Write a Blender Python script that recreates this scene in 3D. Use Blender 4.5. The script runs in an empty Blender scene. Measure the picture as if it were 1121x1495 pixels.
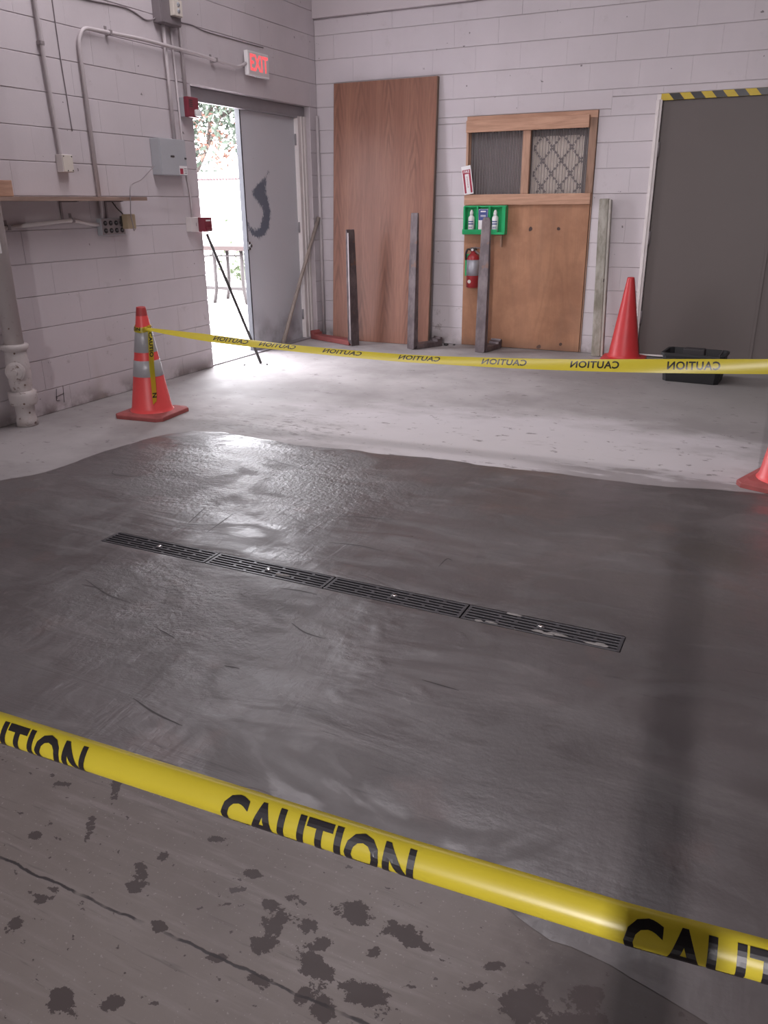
import bpy, bmesh, math, random
import numpy as np
from mathutils import Vector, Matrix, noise as mnoise

random.seed(7)
rng = np.random.default_rng(7)
SC = bpy.context.scene
COL = SC.collection
R = math.radians
XL, YB = -4.376, 7.615          # room face of the left wall and of the back wall

# ------------------------------------------------------------------ camera
cam = bpy.data.cameras.new('camera')
cam_o = bpy.data.objects.new('camera', cam); COL.objects.link(cam_o)
def cam_matrix(yaw, pitch, roll, loc):
    f = Vector((-math.sin(yaw)*math.cos(pitch), math.cos(yaw)*math.cos(pitch), -math.sin(pitch)))
    r = Vector((math.cos(yaw), math.sin(yaw), 0)); u = r.cross(f)
    r2 = r*math.cos(roll) + u*math.sin(roll); u2 = -r*math.sin(roll) + u*math.cos(roll)
    m = Matrix((r2, u2, -f)).transposed().to_4x4(); m.translation = loc
    return m
cam_o.matrix_world = cam_matrix(0.450587, 0.366408, -0.008672, (0, 0, 1.32))
cam.sensor_fit = 'VERTICAL'; cam.sensor_height = 36; cam.sensor_width = 36
cam.lens = 1175.06/1495*36
cam.clip_start = 0.02; cam.clip_end = 300
SC.camera = cam_o

# ------------------------------------------------------------------ sky, lamps, exposure
W = bpy.data.worlds.new('world'); SC.world = W; W.use_nodes = True
wn = W.node_tree; bg = wn.nodes['Background']
bg.inputs['Color'].default_value = (0.95, 0.945, 1.0, 1); bg.inputs['Strength'].default_value = 25.0
VS = SC.view_settings
SC.display_settings.display_device = 'sRGB'
VS.view_transform = 'Standard'; VS.look = 'None'; VS.gamma = 1; VS.use_curve_mapping = False
VS.exposure = -0.06

def area(name, loc, to, sx, sy, power, col=(1, 1, 1), spread=180):
    l = bpy.data.lights.new(name, 'AREA'); l.shape = 'RECTANGLE'; l.size = sx; l.size_y = sy
    l.energy = power; l.color = col; l.spread = R(spread)
    o = bpy.data.objects.new(name, l); COL.objects.link(o); o.location = loc
    o.rotation_euler = (Vector(to) - Vector(loc)).to_track_quat('-Z', 'Y').to_euler()
    return o
area('ceiling_lamp', (-2.45, 4.4, 4.25), (-2.6, 4.4, 0), 1.0, 3.6, 95, (1, .935, .985))
area('rear_fill_light', (-1.0, -5.9, 1.9), (-1.0, 0, 1.9), 4.0, 3.4, 10, (1, .95, .99))  # fill light added to lift the ambient; no door stands behind it
area('strip_shadow_light', (0.425, -5.6, 2.9), (-0.1, 2.0, 0.4), 0.12, 0.7, 62, (1, .94, .965), 60)  # unseen narrow light, added so the post throws its strip on the floor
_p = area('doorway_portal', (XL-0.16, 6.05, 1.05), (0, 6.05, 1.05), 0.85, 2.1, 1)
_p.data.cycles.is_portal = True

# ------------------------------------------------------------------ material helpers
class NT:
    def __init__(s, name):
        s.m = bpy.data.materials.new(name); s.m.use_nodes = True
        s.t = s.m.node_tree; s.b = s.t.nodes['Principled BSDF']; s.out = s.t.nodes['Material Output']
        s.geo = None; s.obj = None
    def new(s, typ, **kw):
        n = s.t.nodes.new(typ)
        for k, v in kw.items(): setattr(n, k, v)
        return n
    def put(s, sock, v):
        if isinstance(v, bpy.types.NodeSocket): s.t.links.new(v, sock)
        elif isinstance(v, (tuple, list)) and sock.type == 'RGBA' and len(v) == 3: sock.default_value = (*v, 1)
        else: sock.default_value = v
    def pos(s):
        if not s.geo: s.geo = s.new('ShaderNodeNewGeometry')
        return s.geo.outputs['Position']
    def local(s):
        if not s.obj: s.obj = s.new('ShaderNodeTexCoord')
        return s.obj.outputs['Object']
    def rand(s):
        return s.new('ShaderNodeObjectInfo').outputs['Random']
    def scale(s, vec, sc, rot=(0, 0, 0), loc=(0, 0, 0)):
        n = s.new('ShaderNodeMapping'); s.put(n.inputs['Vector'], vec)
        n.inputs['Scale'].default_value = sc; n.inputs['Rotation'].default_value = rot; n.inputs['Location'].default_value = loc
        return n.outputs[0]
    def noise(s, sc, det=4, vec=None, rough=.55, dist=0):
        n = s.new('ShaderNodeTexNoise'); s.put(n.inputs['Vector'], vec if vec is not None else s.pos())
        n.inputs['Scale'].default_value = sc; n.inputs['Detail'].default_value = det
        n.inputs['Roughness'].default_value = rough; n.inputs['Distortion'].default_value = dist
        return n.outputs['Fac']
    def math(s, op, a, b=0.0, c=0.0, clamp=False):
        n = s.new('ShaderNodeMath', operation=op); n.use_clamp = clamp
        s.put(n.inputs[0], a); s.put(n.inputs[1], b)
        if op in ('MULTIPLY_ADD', 'COMPARE'): s.put(n.inputs[2], c)
        return n.outputs[0]
    def step(s, v, a, b, lo=0.0, hi=1.0):
        n = s.new('ShaderNodeMapRange', interpolation_type='SMOOTHSTEP')
        s.put(n.inputs['Value'], v); n.inputs['From Min'].default_value = a; n.inputs['From Max'].default_value = b
        n.inputs['To Min'].default_value = lo; n.inputs['To Max'].default_value = hi
        return n.outputs[0]
    def mix(s, f, a, b, mode='MIX'):
        n = s.new('ShaderNodeMix', data_type='RGBA', blend_type=mode)
        s.put(n.inputs[0], f); s.put(n.inputs[6], a); s.put(n.inputs[7], b)
        return n.outputs[2]
    def xyz(s, vec):
        n = s.new('ShaderNodeSeparateXYZ'); s.put(n.inputs[0], vec); return n.outputs
    def attr(s, name):
        return s.new('ShaderNodeAttribute', attribute_name=name).outputs['Fac']
    def bump(s, h, st=.3, d=.01, normal=None):
        n = s.new('ShaderNodeBump'); n.inputs['Strength'].default_value = st; n.inputs['Distance'].default_value = d
        s.put(n.inputs['Height'], h)
        if normal is not None: s.put(n.inputs['Normal'], normal)
        return n.outputs[0]
    def set(s, **kw):
        for k, v in kw.items(): s.put(s.b.inputs[k.replace('_', ' ')], v)
        return s
def mat(name, col, rough=.6, metal=0.0, var=.18, sc=9.0, bump=0.0, spec=.5, vec='local'):
    n = NT(name); v = n.local() if vec == 'local' else n.pos()
    nz = n.noise(sc, 5, v)
    dark = tuple(c*(1-var) for c in col); lite = tuple(min(1, c*(1+var)) for c in col)
    n.set(Base_Color=n.mix(nz, dark, lite), Roughness=rough, Metallic=metal)
    n.b.inputs['Specular IOR Level'].default_value = spec
    if bump: n.set(Normal=n.bump(n.noise(sc*6, 4, v), bump, .004))
    return n.m
def glow(name, col, st):
    n = NT(name); n.set(Base_Color=col, Emission_Color=col, Emission_Strength=st); return n.m
def wood(name, c1, c2, axis='z', sc=1.0, rough=.55, knots=True):
    n = NT(name); v = n.local()
    st = {'x': (1.2, 14, 14), 'y': (14, 1.2, 14), 'z': (14, 14, 1.2)}[axis]
    vv = n.scale(v, tuple(a*sc for a in st))
    g = n.noise(1.0, 6, vv, .6, 1.2); fine = n.noise(6.0, 3, vv)
    f = n.math('ADD', n.math('MULTIPLY', g, .75), n.math('MULTIPLY', fine, .25))
    c = n.mix(n.step(f, .36, .64), c1, c2)
    if knots:
        k = n.noise(7, 1, n.scale(v, (1, 1, 1)))
        c = n.mix(n.step(k, .74, .79), c, tuple(a*.25 for a in c1))
    n.set(Base_Color=c, Roughness=rough, Normal=n.bump(f, .12, .003))
    return n.m

M = {}
WALL = (.58, .53, .55)
def block_paint():
    n = NT('painted_block'); p = n.pos(); z = n.xyz(p)[2]
    big = n.noise(.9, 5); fine = n.noise(60, 3); mid = n.noise(5, 5)
    c = n.mix(n.step(big, .35, .7), tuple(a*.93 for a in WALL), tuple(a*1.05 for a in WALL))
    # scuffs and grime, heavier near the floor
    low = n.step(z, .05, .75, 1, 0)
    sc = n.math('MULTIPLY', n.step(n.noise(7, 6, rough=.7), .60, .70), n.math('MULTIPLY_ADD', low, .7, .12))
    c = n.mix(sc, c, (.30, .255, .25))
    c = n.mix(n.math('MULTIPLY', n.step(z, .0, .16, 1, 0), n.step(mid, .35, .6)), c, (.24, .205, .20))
    c = n.mix(n.math('MULTIPLY', n.step(n.noise(22, 2), .75, .77), .8), c, (.12, .10, .10))
    c = n.mix(n.math('MULTIPLY', n.step(n.noise(1.0, 3, n.scale(p, (5, 5, .5))), .55, .75), n.math('MULTIPLY_ADD', low, .25, .05)), c, (.42, .36, .33))
    n.set(Base_Color=c, Roughness=.55)
    n.b.inputs['Specular IOR Level'].default_value = .3
    n.set(Normal=n.bump(n.math('ADD', fine, mid), .12, .003))
    return n.m
M['wall'] = block_paint()
M['joint'] = mat('block_joint', (.47, .42, .435), .9, var=.25, sc=4, vec='pos')
M['ceiling'] = mat('ceiling_paint', (.40, .37, .38), .8, var=.05)
M['beam'] = mat('bond_beam_paint', (.57, .51, .525), .6, var=.06, sc=3, vec='pos')
M['white_paint'] = mat('white_enamel', (.66, .61, .60), .45, var=.1)
def pipe_paint():
    n = NT('pipe_paint'); v = n.local(); z = n.xyz(v)[2]
    c = n.mix(n.noise(6, 5, v), (.50, .45, .44), (.62, .57, .56))
    low = n.step(z, .1, .7, 1, .15)
    c = n.mix(n.math('MULTIPLY', n.step(n.noise(28, 5, v, .65), .60, .66), low), c, (.20, .14, .12))
    c = n.mix(n.math('MULTIPLY', n.step(n.noise(9, 5, v), .48, .68), n.math('MULTIPLY', low, .5)), c, (.36, .29, .26))
    n.set(Base_Color=c, Roughness=.5, Normal=n.bump(n.noise(40, 4, v), .2, .004)); return n.m
M['pipe_paint'] = pipe_paint()
M['rust'] = mat('rust_spots', (.20, .13, .105), .8, var=.4, sc=40)
M['conduit'] = mat('galvanised_conduit', (.46, .42, .43), .38, .55, var=.15, sc=20)
M['conduit_painted'] = mat('painted_conduit', (.52, .47, .48), .45, var=.1)
M['conduit_dark'] = mat('dark_conduit', (.30, .265, .27), .5, .2, var=.15)
M['cable'] = mat('grey_cable', (.22, .19, .20), .6)
M['grey_box'] = mat('grey_enamel_box', (.40, .41, .435), .42, var=.06)
M['grey_dark'] = mat('dark_grey_enamel', (.19, .165, .175), .45, var=.1)
M['cream'] = mat('cream_plastic', (.62, .57, .51), .4, var=.05)
M['tan'] = mat('tan_plastic', (.45, .36, .24), .5, var=.1)
M['black'] = mat('black_plastic', (.018, .016, .017), .42, var=.3)
M['rubber'] = mat('dark_rubber', (.03, .026, .028), .7)
M['red'] = mat('alarm_red', (.20, .028, .045), .4, var=.15)
M['ext_red'] = mat('extinguisher_red', (.36, .03, .035), .3, var=.1)
M['silver'] = mat('silver_label', (.42, .42, .46), .45, .3, var=.15, sc=25)
M['chrome'] = mat('bright_metal', (.75, .72, .70), .2, 1.0, var=.05)
M['white'] = mat('white_plastic', (.80, .78, .78), .4, var=.04)
M['blue'] = mat('label_blue', (.06, .085, .26), .5)
M['green'] = mat('eyewash_green', (.02, .37, .13), .35, var=.12)
M['sign_red'] = mat('sign_red', (.36, .03, .06), .5)
M['yellow'] = mat('hazard_yellow', (.55, .40, .03), .5, var=.1)
M['orange'] = mat('cone_orange', (.80, .085, .085), .42, var=.12, sc=6)
M['orange_dirty'] = mat('cone_base_orange', (.34, .082, .078), .75, var=.45, sc=12)
M['cone_red'] = mat('faded_cone_red', (.52, .035, .038), .45, var=.15, sc=6)
M['cone_tip'] = mat('scuffed_cone_tip', (.42, .05, .05), .55, var=.35, sc=20)
M['collar'] = mat('reflective_collar', (.42, .42, .44), .4, .15, var=.06)
M['door_dark'] = mat('brown_grey_door_paint', (.102, .082, .077), .5, var=.06, sc=2)
M['frame_grey'] = mat('grey_door_frame', (.26, .245, .26), .5, var=.15)
M['door_edge'] = mat('dark_door_edge', (.035, .035, .042), .5)
M['stud'] = wood('pine_stud', (.41, .225, .145), (.55, .32, .215), 'x', 1.5)
M['stud_v'] = wood('pine_stud_upright', (.36, .205, .135), (.50, .30, .205), 'z', 1.5)
M['stile_dark'] = wood('stained_stile', (.20, .115, .075), (.32, .19, .13), 'z', 1.5)
M['shelf_wood'] = wood('shelf_wood', (.24, .16, .13), (.36, .25, .20), 'y', 1.5)
M['block_wood'] = wood('block_wood', (.36, .20, .14), (.50, .30, .21), 'y', 1.5)
M['pole_wood'] = wood('weathered_pole', (.24, .20, .18), (.36, .30, .26), 'z', 2, knots=False)
M['rod'] = mat('dark_steel_rod', (.06, .055, .055), .5, .3)
M['tote'] = mat('black_tote_plastic', (.012, .0115, .013), .6, var=.2)
M['corr'] = None
def oak():
    n = NT('oak_veneer'); v = n.local(); q = n.xyz(v)
    wob = n.noise(1.0, 4, n.scale(v, (2.5, 2.5, .9)), .6)
    sh = n.math('MULTIPLY_ADD', wob, .16, q[0])
    pp = n.math('PINGPONG', n.math('ADD', sh, 2.03), .135)                      # book-matched leaves of veneer
    ph = n.math('ADD', n.math('MULTIPLY', pp, 150.0), n.math('ADD', n.math('MULTIPLY', q[2], 26.0), n.math('MULTIPLY', n.noise(1, 3, n.scale(v, (10, 10, 3))), 4.0)))
    flame = n.math('MULTIPLY_ADD', n.math('SINE', ph), .5, .5)
    core = n.math('MULTIPLY', n.step(pp, .01, .10, 1, .15), n.step(n.noise(1, 3, n.scale(v, (3, 3, 1.0), loc=(2, 0, 0))), .35, .6))
    fine = n.noise(1, 3, n.scale(v, (190, 190, 5)))
    broad = n.noise(1, 3, n.scale(v, (7, 7, .35)))
    c = n.mix(n.step(broad, .3, .7), (.225, .098, .064), (.305, .142, .094))
    c = n.mix(n.math('MULTIPLY', n.step(fine, .45, .60), .45), c, (.17, .076, .052))
    c = n.mix(n.math('MULTIPLY', n.math('MULTIPLY', n.step(flame, .35, .85), core), .55), c, (.14, .062, .043))
    n.set(Base_Color=c, Roughness=.42, Normal=n.bump(fine, .06, .001)); return n.m
M['oak'] = oak()
M['oak_edge'] = mat('panel_edge', (.17, .115, .085), .7)
def plywood():
    n = NT('plywood_face'); v = n.local(); q = n.xyz(v)
    cont = n.noise(1.0, 2, n.scale(v, (1.7, 1.7, .55)), .4, .5)
    rot = n.math('MULTIPLY_ADD', n.math('SINE', n.math('MULTIPLY', cont, 85.0)), .5, .5)
    mott = n.noise(3.0, 6, v, .65); grain = n.noise(1, 3, n.scale(v, (90, 90, 4)))
    c = n.mix(n.step(mott, .32, .68), (.31, .145, .078), (.43, .215, .118))
    c = n.mix(n.math('MULTIPLY', n.step(rot, .5, 1), .22), c, (.25, .12, .065))
    c = n.mix(n.math('MULTIPLY', n.step(grain, .5, .66), .25), c, (.27, .135, .08))
    c = n.mix(n.math('MULTIPLY', n.step(n.noise(1.4, 5, n.scale(v, (1.6, 1, .7))), .48, .66), .35), c, (.30, .165, .105))
    c = n.mix(n.step(n.noise(8, 1, v), .745, .765), c, (.06, .03, .025))
    c = n.mix(n.math('MULTIPLY', n.step(q[2], .0, .12, 1, 0), .5), c, (.16, .09, .06))
    n.set(Base_Color=c, Roughness=.6, Normal=n.bump(grain, .08, .002)); return n.m
M['plywood'] = plywood()
def forged():
    n = NT('worn_fork_steel'); v = n.local()
    a = n.noise(5, 6, n.scale(v, (2, 2, 1.1)), .6)
    c = n.mix(n.step(a, .38, .62), (.098, .076, .080), (.165, .132, .135))
    c = n.mix(n.step(n.noise(11, 4, v), .60, .70), c, (.17, .10, .08))
    n.set(Base_Color=c, Roughness=n.step(a, .3, .7, .6, .38), Metallic=.35, Normal=n.bump(a, .15, .003)); return n.m
M['fork'] = forged()
M['fork_red'] = mat('fork_red_paint', (.27, .075, .07), .6, var=.4, sc=14, bump=.1)
M['fork_lit'] = mat('fork_lit_edge', (.48, .43, .43), .5, .3, var=.35, sc=18)  # light on the blade's thickness face, painted as a paler colour
def weathered_post():
    n = NT('weathered_post'); v = n.local()
    a = n.noise(6, 6, n.scale(v, (1.5, 1.5, .5)), .65)
    c = n.mix(n.step(a, .35, .65), (.20, .185, .145), (.43, .405, .36))
    c = n.mix(n.step(n.noise(13, 3, v), .66, .71), c, (.06, .045, .045))
    n.set(Base_Color=c, Roughness=.85, Normal=n.bump(a, .3, .005)); return n.m
M['post'] = weathered_post()
M['post_side'] = mat('weathered_post_side', (.40, .375, .335), .85, var=.3, sc=8, bump=.2)
def leaf_door():
    n = NT('grey_door_paint'); p = n.pos(); v = n.xyz(p)
    c = n.mix(n.noise(1.2, 4), (.50, .51, .545), (.58, .59, .625))
    # scraped arc of bare dark primer round the lock side (a wear mark with its own shape)
    dy = n.math('SUBTRACT', v[1], 6.605); dz = n.math('SUBTRACT', v[2], 1.255)
    r = n.math('SQRT', n.math('ADD', n.math('POWER', n.math('MULTIPLY', dy, 1.0), 2), n.math('POWER', n.math('MULTIPLY', dz, .92), 2)))
    nz = n.math('SUBTRACT', n.noise(40, 7, n.scale(p, (1, 1.3, .55)), .8), .5)
    ang = n.math('ARCTAN2', dz, dy)                         # 0 = towards the hinges
    thick = n.step(n.math('ABSOLUTE', n.math('SUBTRACT', ang, .05)), .5, 2.6, .062, .014)
    d = n.math('SUBTRACT', n.math('ABSOLUTE', n.math('SUBTRACT', r, .175)), thick)
    arc = n.step(n.math('ADD', d, n.math('MULTIPLY', nz, .19)), -.008, .004, 1, 0)
    arc = n.math('MULTIPLY', arc, n.step(n.math('ABSOLUTE', n.math('ADD', ang, .75)), 1.9, 2.2, 1, 0))
    # streak running up and to the right from the top of the arc
    u = n.math('ADD', n.math('MULTIPLY', n.math('SUBTRACT', v[1], 6.745), .62), n.math('MULTIPLY', n.math('SUBTRACT', v[2], 1.475), .785))
    w = n.math('SUBTRACT', n.math('MULTIPLY', n.math('SUBTRACT', v[1], 6.745), .785), n.math('MULTIPLY', n.math('SUBTRACT', v[2], 1.475), .62))
    hw = n.step(u, -.13, .14, .105, .005)
    st = n.step(n.math('ADD', n.math('SUBTRACT', n.math('ABSOLUTE', w), hw), n.math('MULTIPLY', nz, .22)), -.012, .004, 1, 0)
    st = n.math('MULTIPLY', st, n.step(n.math('ADD', n.math('ABSOLUTE', n.math('ADD', u, 0.0)), n.math('MULTIPLY', nz, .12)), .155, .18, 1, 0))
    m = n.math('MAXIMUM', arc, st)
    c = n.mix(m, c, (.13, .155, .20))
    low = n.step(v[2], .0, .45, 1, 0)
    c = n.mix(n.math('MULTIPLY', low, n.step(n.noise(4, 5), .4, .65)), c, (.27, .265, .28))
    c = n.mix(n.step(n.noise(30, 2), .77, .79), c, (.2, .2, .22))
    n.set(Base_Color=c, Roughness=.42); return n.m
M['leaf_door'] = leaf_door()
def tape_yellow():
    n = NT('caution_tape_film'); v = n.pos()
    n.set(Base_Color=n.mix(n.noise(9, 3), (.56, .46, .035), (.68, .57, .055)), Roughness=.33)
    n.b.inputs['Subsurface Weight'].default_value = 0
    tr = n.new('ShaderNodeBsdfTranslucent'); tr.inputs['Color'].default_value = (.85, .74, .08, 1)
    mx = n.new('ShaderNodeMixShader'); mx.inputs[0].default_value = .45
    n.t.links.new(n.b.outputs[0], mx.inputs[1]); n.t.links.new(tr.outputs[0], mx.inputs[2]); n.t.links.new(mx.outputs[0], n.out.inputs[0])
    return n.m
M['tape'] = tape_yellow()
M['ink'] = mat('black_tape_ink', (.014, .012, .014), .35, var=.1)
def corrugated():
    n = NT('corrugated_translucent_sheet')
    n.set(Base_Color=(.42, .385, .385), Roughness=.3)
    t = n.new('ShaderNodeBsdfTransparent'); t.inputs['Color'].default_value = (.93, .90, .90, 1)
    mx = n.new('ShaderNodeMixShader'); nx = n.math('ABSOLUTE', n.xyz(n.new('ShaderNodeNewGeometry').outputs['Normal'])[0])
    n.put(mx.inputs[0], n.step(nx, .25, .85, .16, .62))
    n.t.links.new(t.outputs[0], mx.inputs[1]); n.t.links.new(n.b.outputs[0], mx.inputs[2]); n.t.links.new(mx.outputs[0], n.out.inputs[0])
    return n.m
M['corr'] = corrugated()

# --- floor materials
def old_floor():
    n = NT('old_concrete'); p = n.pos(); v = n.xyz(p)
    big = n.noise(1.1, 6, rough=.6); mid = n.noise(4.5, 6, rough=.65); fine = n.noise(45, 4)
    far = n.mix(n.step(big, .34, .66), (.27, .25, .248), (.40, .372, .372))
    far = n.mix(n.math('MULTIPLY', n.step(v[0], -2.0, .2), n.step(v[1], 4.6, 6.2)), far, n.mix(mid, (.20, .19, .18), (.30, .285, .27)))
    # pale cement dust swept along the new pour
    dx = n.math('DIVIDE', n.math('SUBTRACT', v[0], -1.3), 1.65); dy = n.math('DIVIDE', n.math('SUBTRACT', v[1], 4.45), .75)
    dd = n.math('ADD', n.math('SQRT', n.math('ADD', n.math('POWER', dx, 2), n.math('POWER', dy, 2))), n.math('MULTIPLY', n.math('SUBTRACT', n.noise(2.2, 6, n.scale(p, (1, 1.8, 1)), .62), .5), 1.3))
    far = n.mix(n.step(dd, .55, 1.25, .85, 0), far, (.56, .53, .545))
    far = n.mix(n.math('MULTIPLY', n.step(n.noise(9, 6, n.scale(p, (1, 1.6, 1)), .7), .605, .645), .8), far, (.19, .17, .17))
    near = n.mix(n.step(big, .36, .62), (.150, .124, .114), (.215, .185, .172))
    sw = n.noise(1, 5, n.scale(p, (3.2, 30, 3), rot=(0, 0, R(12))), .6)
    near = n.mix(n.math('MULTIPLY', n.step(sw, .48, .70), .5), near, (.275, .245, .237))
    near = n.mix(n.math('MULTIPLY', n.step(n.noise(120, 3), .64, .70), .6), near, (.34, .31, .30))
    lg = n.noise(1, 4, n.scale(p, (4.5, 70, 3), rot=(0, 0, R(16))), .6)
    near = n.mix(n.math('MULTIPLY', n.step(lg, .60, .72), .5), near, (.10, .082, .078))
    spk = n.math('MAXIMUM', n.step(n.noise(34, 5, n.scale(p, (1, 1.3, 1), loc=(3, 1, 0)), .6), .655, .675), n.step(n.noise(15, 5, n.scale(p, (1, 1.3, 1)), .6), .665, .68))
    stain = n.step(n.math('ADD', n.attr('stain'), n.math('MULTIPLY', n.math('SUBTRACT', n.noise(30, 6, rough=.72), .5), 1.9)), .46, .50)
    damp = n.step(n.math('ADD', v[0], n.math('MULTIPLY', n.math('SUBTRACT', mid, .5), .55)), -.36, -.10)
    ed = n.math('MULTIPLY', n.step(n.math('ABSOLUTE', n.math('SUBTRACT', n.math('ADD', v[1], n.math('MULTIPLY', n.math('SUBTRACT', mid, .5), .12)), 1.215)), .01, .06, 1, 0), n.step(v[0], -1.0, -.55, .75, .15))
    near = n.mix(n.math('MULTIPLY', ed, n.step(n.noise(16, 5), .4, .6)), near, (.33, .30, .295))
    near = n.mix(n.math("MULTIPLY", damp, .85), near, (.066, .054, .053))
    near = n.mix(n.math('MULTIPLY', n.math('MAXIMUM', spk, stain), .93), near, (.062, .047, .046))
    cr = n.math('ABSOLUTE', n.math('SUBTRACT', n.math('SUBTRACT', v[1], .863), n.math('MULTIPLY', n.math('SUBTRACT', n.noise(14, 4), .5), .022)))
    crm = n.step(cr, .0018, .0042, 1, 0)
    near = n.mix(n.math('MULTIPLY', crm, n.step(n.noise(7, 3), .40, .5)), near, (.035, .028, .03))
    # cement drawn out over the old floor along the right rear edge of the pour, and dark scuffs about the left rear corner
    e = n.math('SUBTRACT', v[1], n.math('MULTIPLY_ADD', v[0], .045, 4.03))
    sm = n.math('MULTIPLY', n.step(n.math('ADD', e, n.math('MULTIPLY', n.math('SUBTRACT', n.noise(3.2, 6, n.scale(p, (1, 4, 1)), .65), .5), .75)), .10, .20, 1, 0), n.step(v[0], -1.25, -.75))
    far = n.mix(n.math('MULTIPLY', sm, .8), far, (.25, .225, .225))
    sx = n.math('DIVIDE', n.math('SUBTRACT', v[0], -2.85), .75); sy = n.math('DIVIDE', n.math('SUBTRACT', v[1], 4.2), .42)
    sc = n.step(n.math('SQRT', n.math('ADD', n.math('POWER', sx, 2), n.math('POWER', sy, 2))), .2, 1.1, 1, 0)
    far = n.mix(n.math('MULTIPLY', n.math('MULTIPLY', sc, n.step(n.noise(11, 7, n.scale(p, (1, 2.2, 1)), .72), .50, .60)), .75), far, (.16, .14, .135))
    far = n.mix(n.math('MULTIPLY', n.step(n.noise(2.6, 5, n.scale(p, (1, 2, 1), loc=(9, 4, 0)), .65), .58, .72), .45), far, (.27, .25, .245))
    zone = n.step(v[1], 1.9, 2.3)  # near floor is dirtier, and painted darker still for its weaker light
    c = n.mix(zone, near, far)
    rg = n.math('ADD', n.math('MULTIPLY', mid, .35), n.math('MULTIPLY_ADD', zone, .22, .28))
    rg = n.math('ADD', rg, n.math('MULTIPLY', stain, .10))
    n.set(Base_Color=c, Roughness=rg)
    n.b.inputs['Specular IOR Level'].default_value = .4
    h = n.math('SUBTRACT', n.math('ADD', n.math('MULTIPLY', mid, .4), n.math('MULTIPLY', fine, .12)), n.math('MULTIPLY', n.math('MAXIMUM', crm, stain), .25))
    n.set(Normal=n.bump(h, .16, .012)); return n.m
M['floor'] = old_floor()
def wet_concrete():
    n = NT('fresh_wet_concrete'); p = n.pos(); v = n.xyz(p)
    big = n.noise(1.3, 5); mid = n.noise(6, 6, rough=.6)
    tro = n.noise(1.0, 6, n.scale(p, (2.2, 7.5, 3), rot=(0, 0, R(-14))), .58, .8)
    tro2 = n.noise(1.0, 5, n.scale(p, (9, 2.4, 3), rot=(0, 0, R(24))), .6, .6)
    c = n.mix(n.step(big, .33, .68), (.078, .067, .066), (.115, .101, .101))
    c = n.mix(n.math('MULTIPLY', n.step(tro, .55, .72), .4), c, (.205, .185, .182))
    c = n.mix(n.math('MULTIPLY', n.step(n.noise(3.1, 5, n.scale(p, (1, 1, 1), loc=(5, 2, 0))), .60, .70), .5), c, (.125, .088, .082))
    scr = n.noise(1.0, 3, n.scale(p, (2.0, 55, 3), rot=(0, 0, R(-20))))
    c = n.mix(n.math('MULTIPLY', n.math('MULTIPLY', n.step(scr, .645, .675), n.step(mid, .45, .6)), .8), c, (.055, .047, .047))
    # rough open texture in the worked-over area by the grating
    ex = n.math('DIVIDE', n.math('SUBTRACT', v[0], -1.62), .75); ey = n.math('DIVIDE', n.math('SUBTRACT', v[1], 1.95), .5)
    e2 = n.math('DIVIDE', n.math('SUBTRACT', v[0], -2.3), 1.0); e3 = n.math('DIVIDE', n.math('SUBTRACT', v[1], 3.3), .65)
    ra = n.step(n.math('ADD', n.math('SQRT', n.math('ADD', n.math('POWER', ex, 2), n.math('POWER', ey, 2))), n.math('MULTIPLY', n.math('SUBTRACT', mid, .5), 1.4)), .3, 1.25, 1, 0)
    rb = n.step(n.math('SQRT', n.math('ADD', n.math('POWER', e2, 2), n.math('POWER', e3, 2))), .4, 1.2, .7, 0)
    work = n.math('MAXIMUM', ra, rb)
    peb = n.noise(48, 5, rough=.62)
    rg = n.math('ADD', n.math('MULTIPLY', n.step(tro, .35, .65), .12), n.math('ADD', n.math('MULTIPLY_ADD', mid, .14, .17), n.math('MULTIPLY_ADD', n.step(n.noise(2.3, 5, n.scale(p, (1, 1.5, 1), loc=(2, 7, 0)), .6, 1.0), .50, .60), .17, .06)))
    n.set(Base_Color=c, Roughness=rg)
    n.b.inputs['Specular IOR Level'].default_value = .85
    h1 = n.math('ADD', n.math('MULTIPLY', tro, .8), n.math('MULTIPLY', tro2, .5))
    nb = n.bump(n.math('MULTIPLY', h1, n.math('MULTIPLY_ADD', n.math('MAXIMUM', work, n.step(v[0], -1.6, -.5, .75, 0)), .80, .20)), .5, .022)
    hh = n.math('MULTIPLY', peb, n.math('MULTIPLY_ADD', work, .92, .08))
    n.set(Normal=n.bump(hh, .75, .012, nb)); return n.m
M['wet'] = wet_concrete()
M['grate'] = mat('black_grate', (.058, .055, .062), .38, .1, var=.3, sc=20)
M['channel'] = mat('drain_channel', (.012, .012, .013), .8)
M['smear'] = mat('cement_smear', (.30, .28, .27), .7, var=.3, sc=60)
# --- outside
M['ground'] = mat('yard_concrete', (.55, .53, .52), .9, var=.08, sc=1, vec='pos')
M['shed'] = mat('white_sheet_wall', (.80, .80, .80), .7, var=.03)
M['tile'] = mat('pink_roof_tile', (.030, .012, .014), .8, var=.2)
M['leaf'] = mat('tree_leaf', (.018, .030, .017), .6, var=.4, sc=1.5, vec='pos')
M['leaf_red'] = mat('turning_leaf', (.075, .026, .013), .6, var=.3, sc=1.5, vec='pos')
M['bark'] = mat('tree_bark', (.028, .02, .016), .9, var=.3)
M['shrub'] = mat('shrub_leaf', (.022, .036, .008), .6, var=.3)
M['rust_steel'] = mat('rusty_steel', (.010, .006, .006), .7, var=.3)
M['table_top'] = mat('faded_boards', (.022, .011, .010), .8, var=.2)

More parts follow.
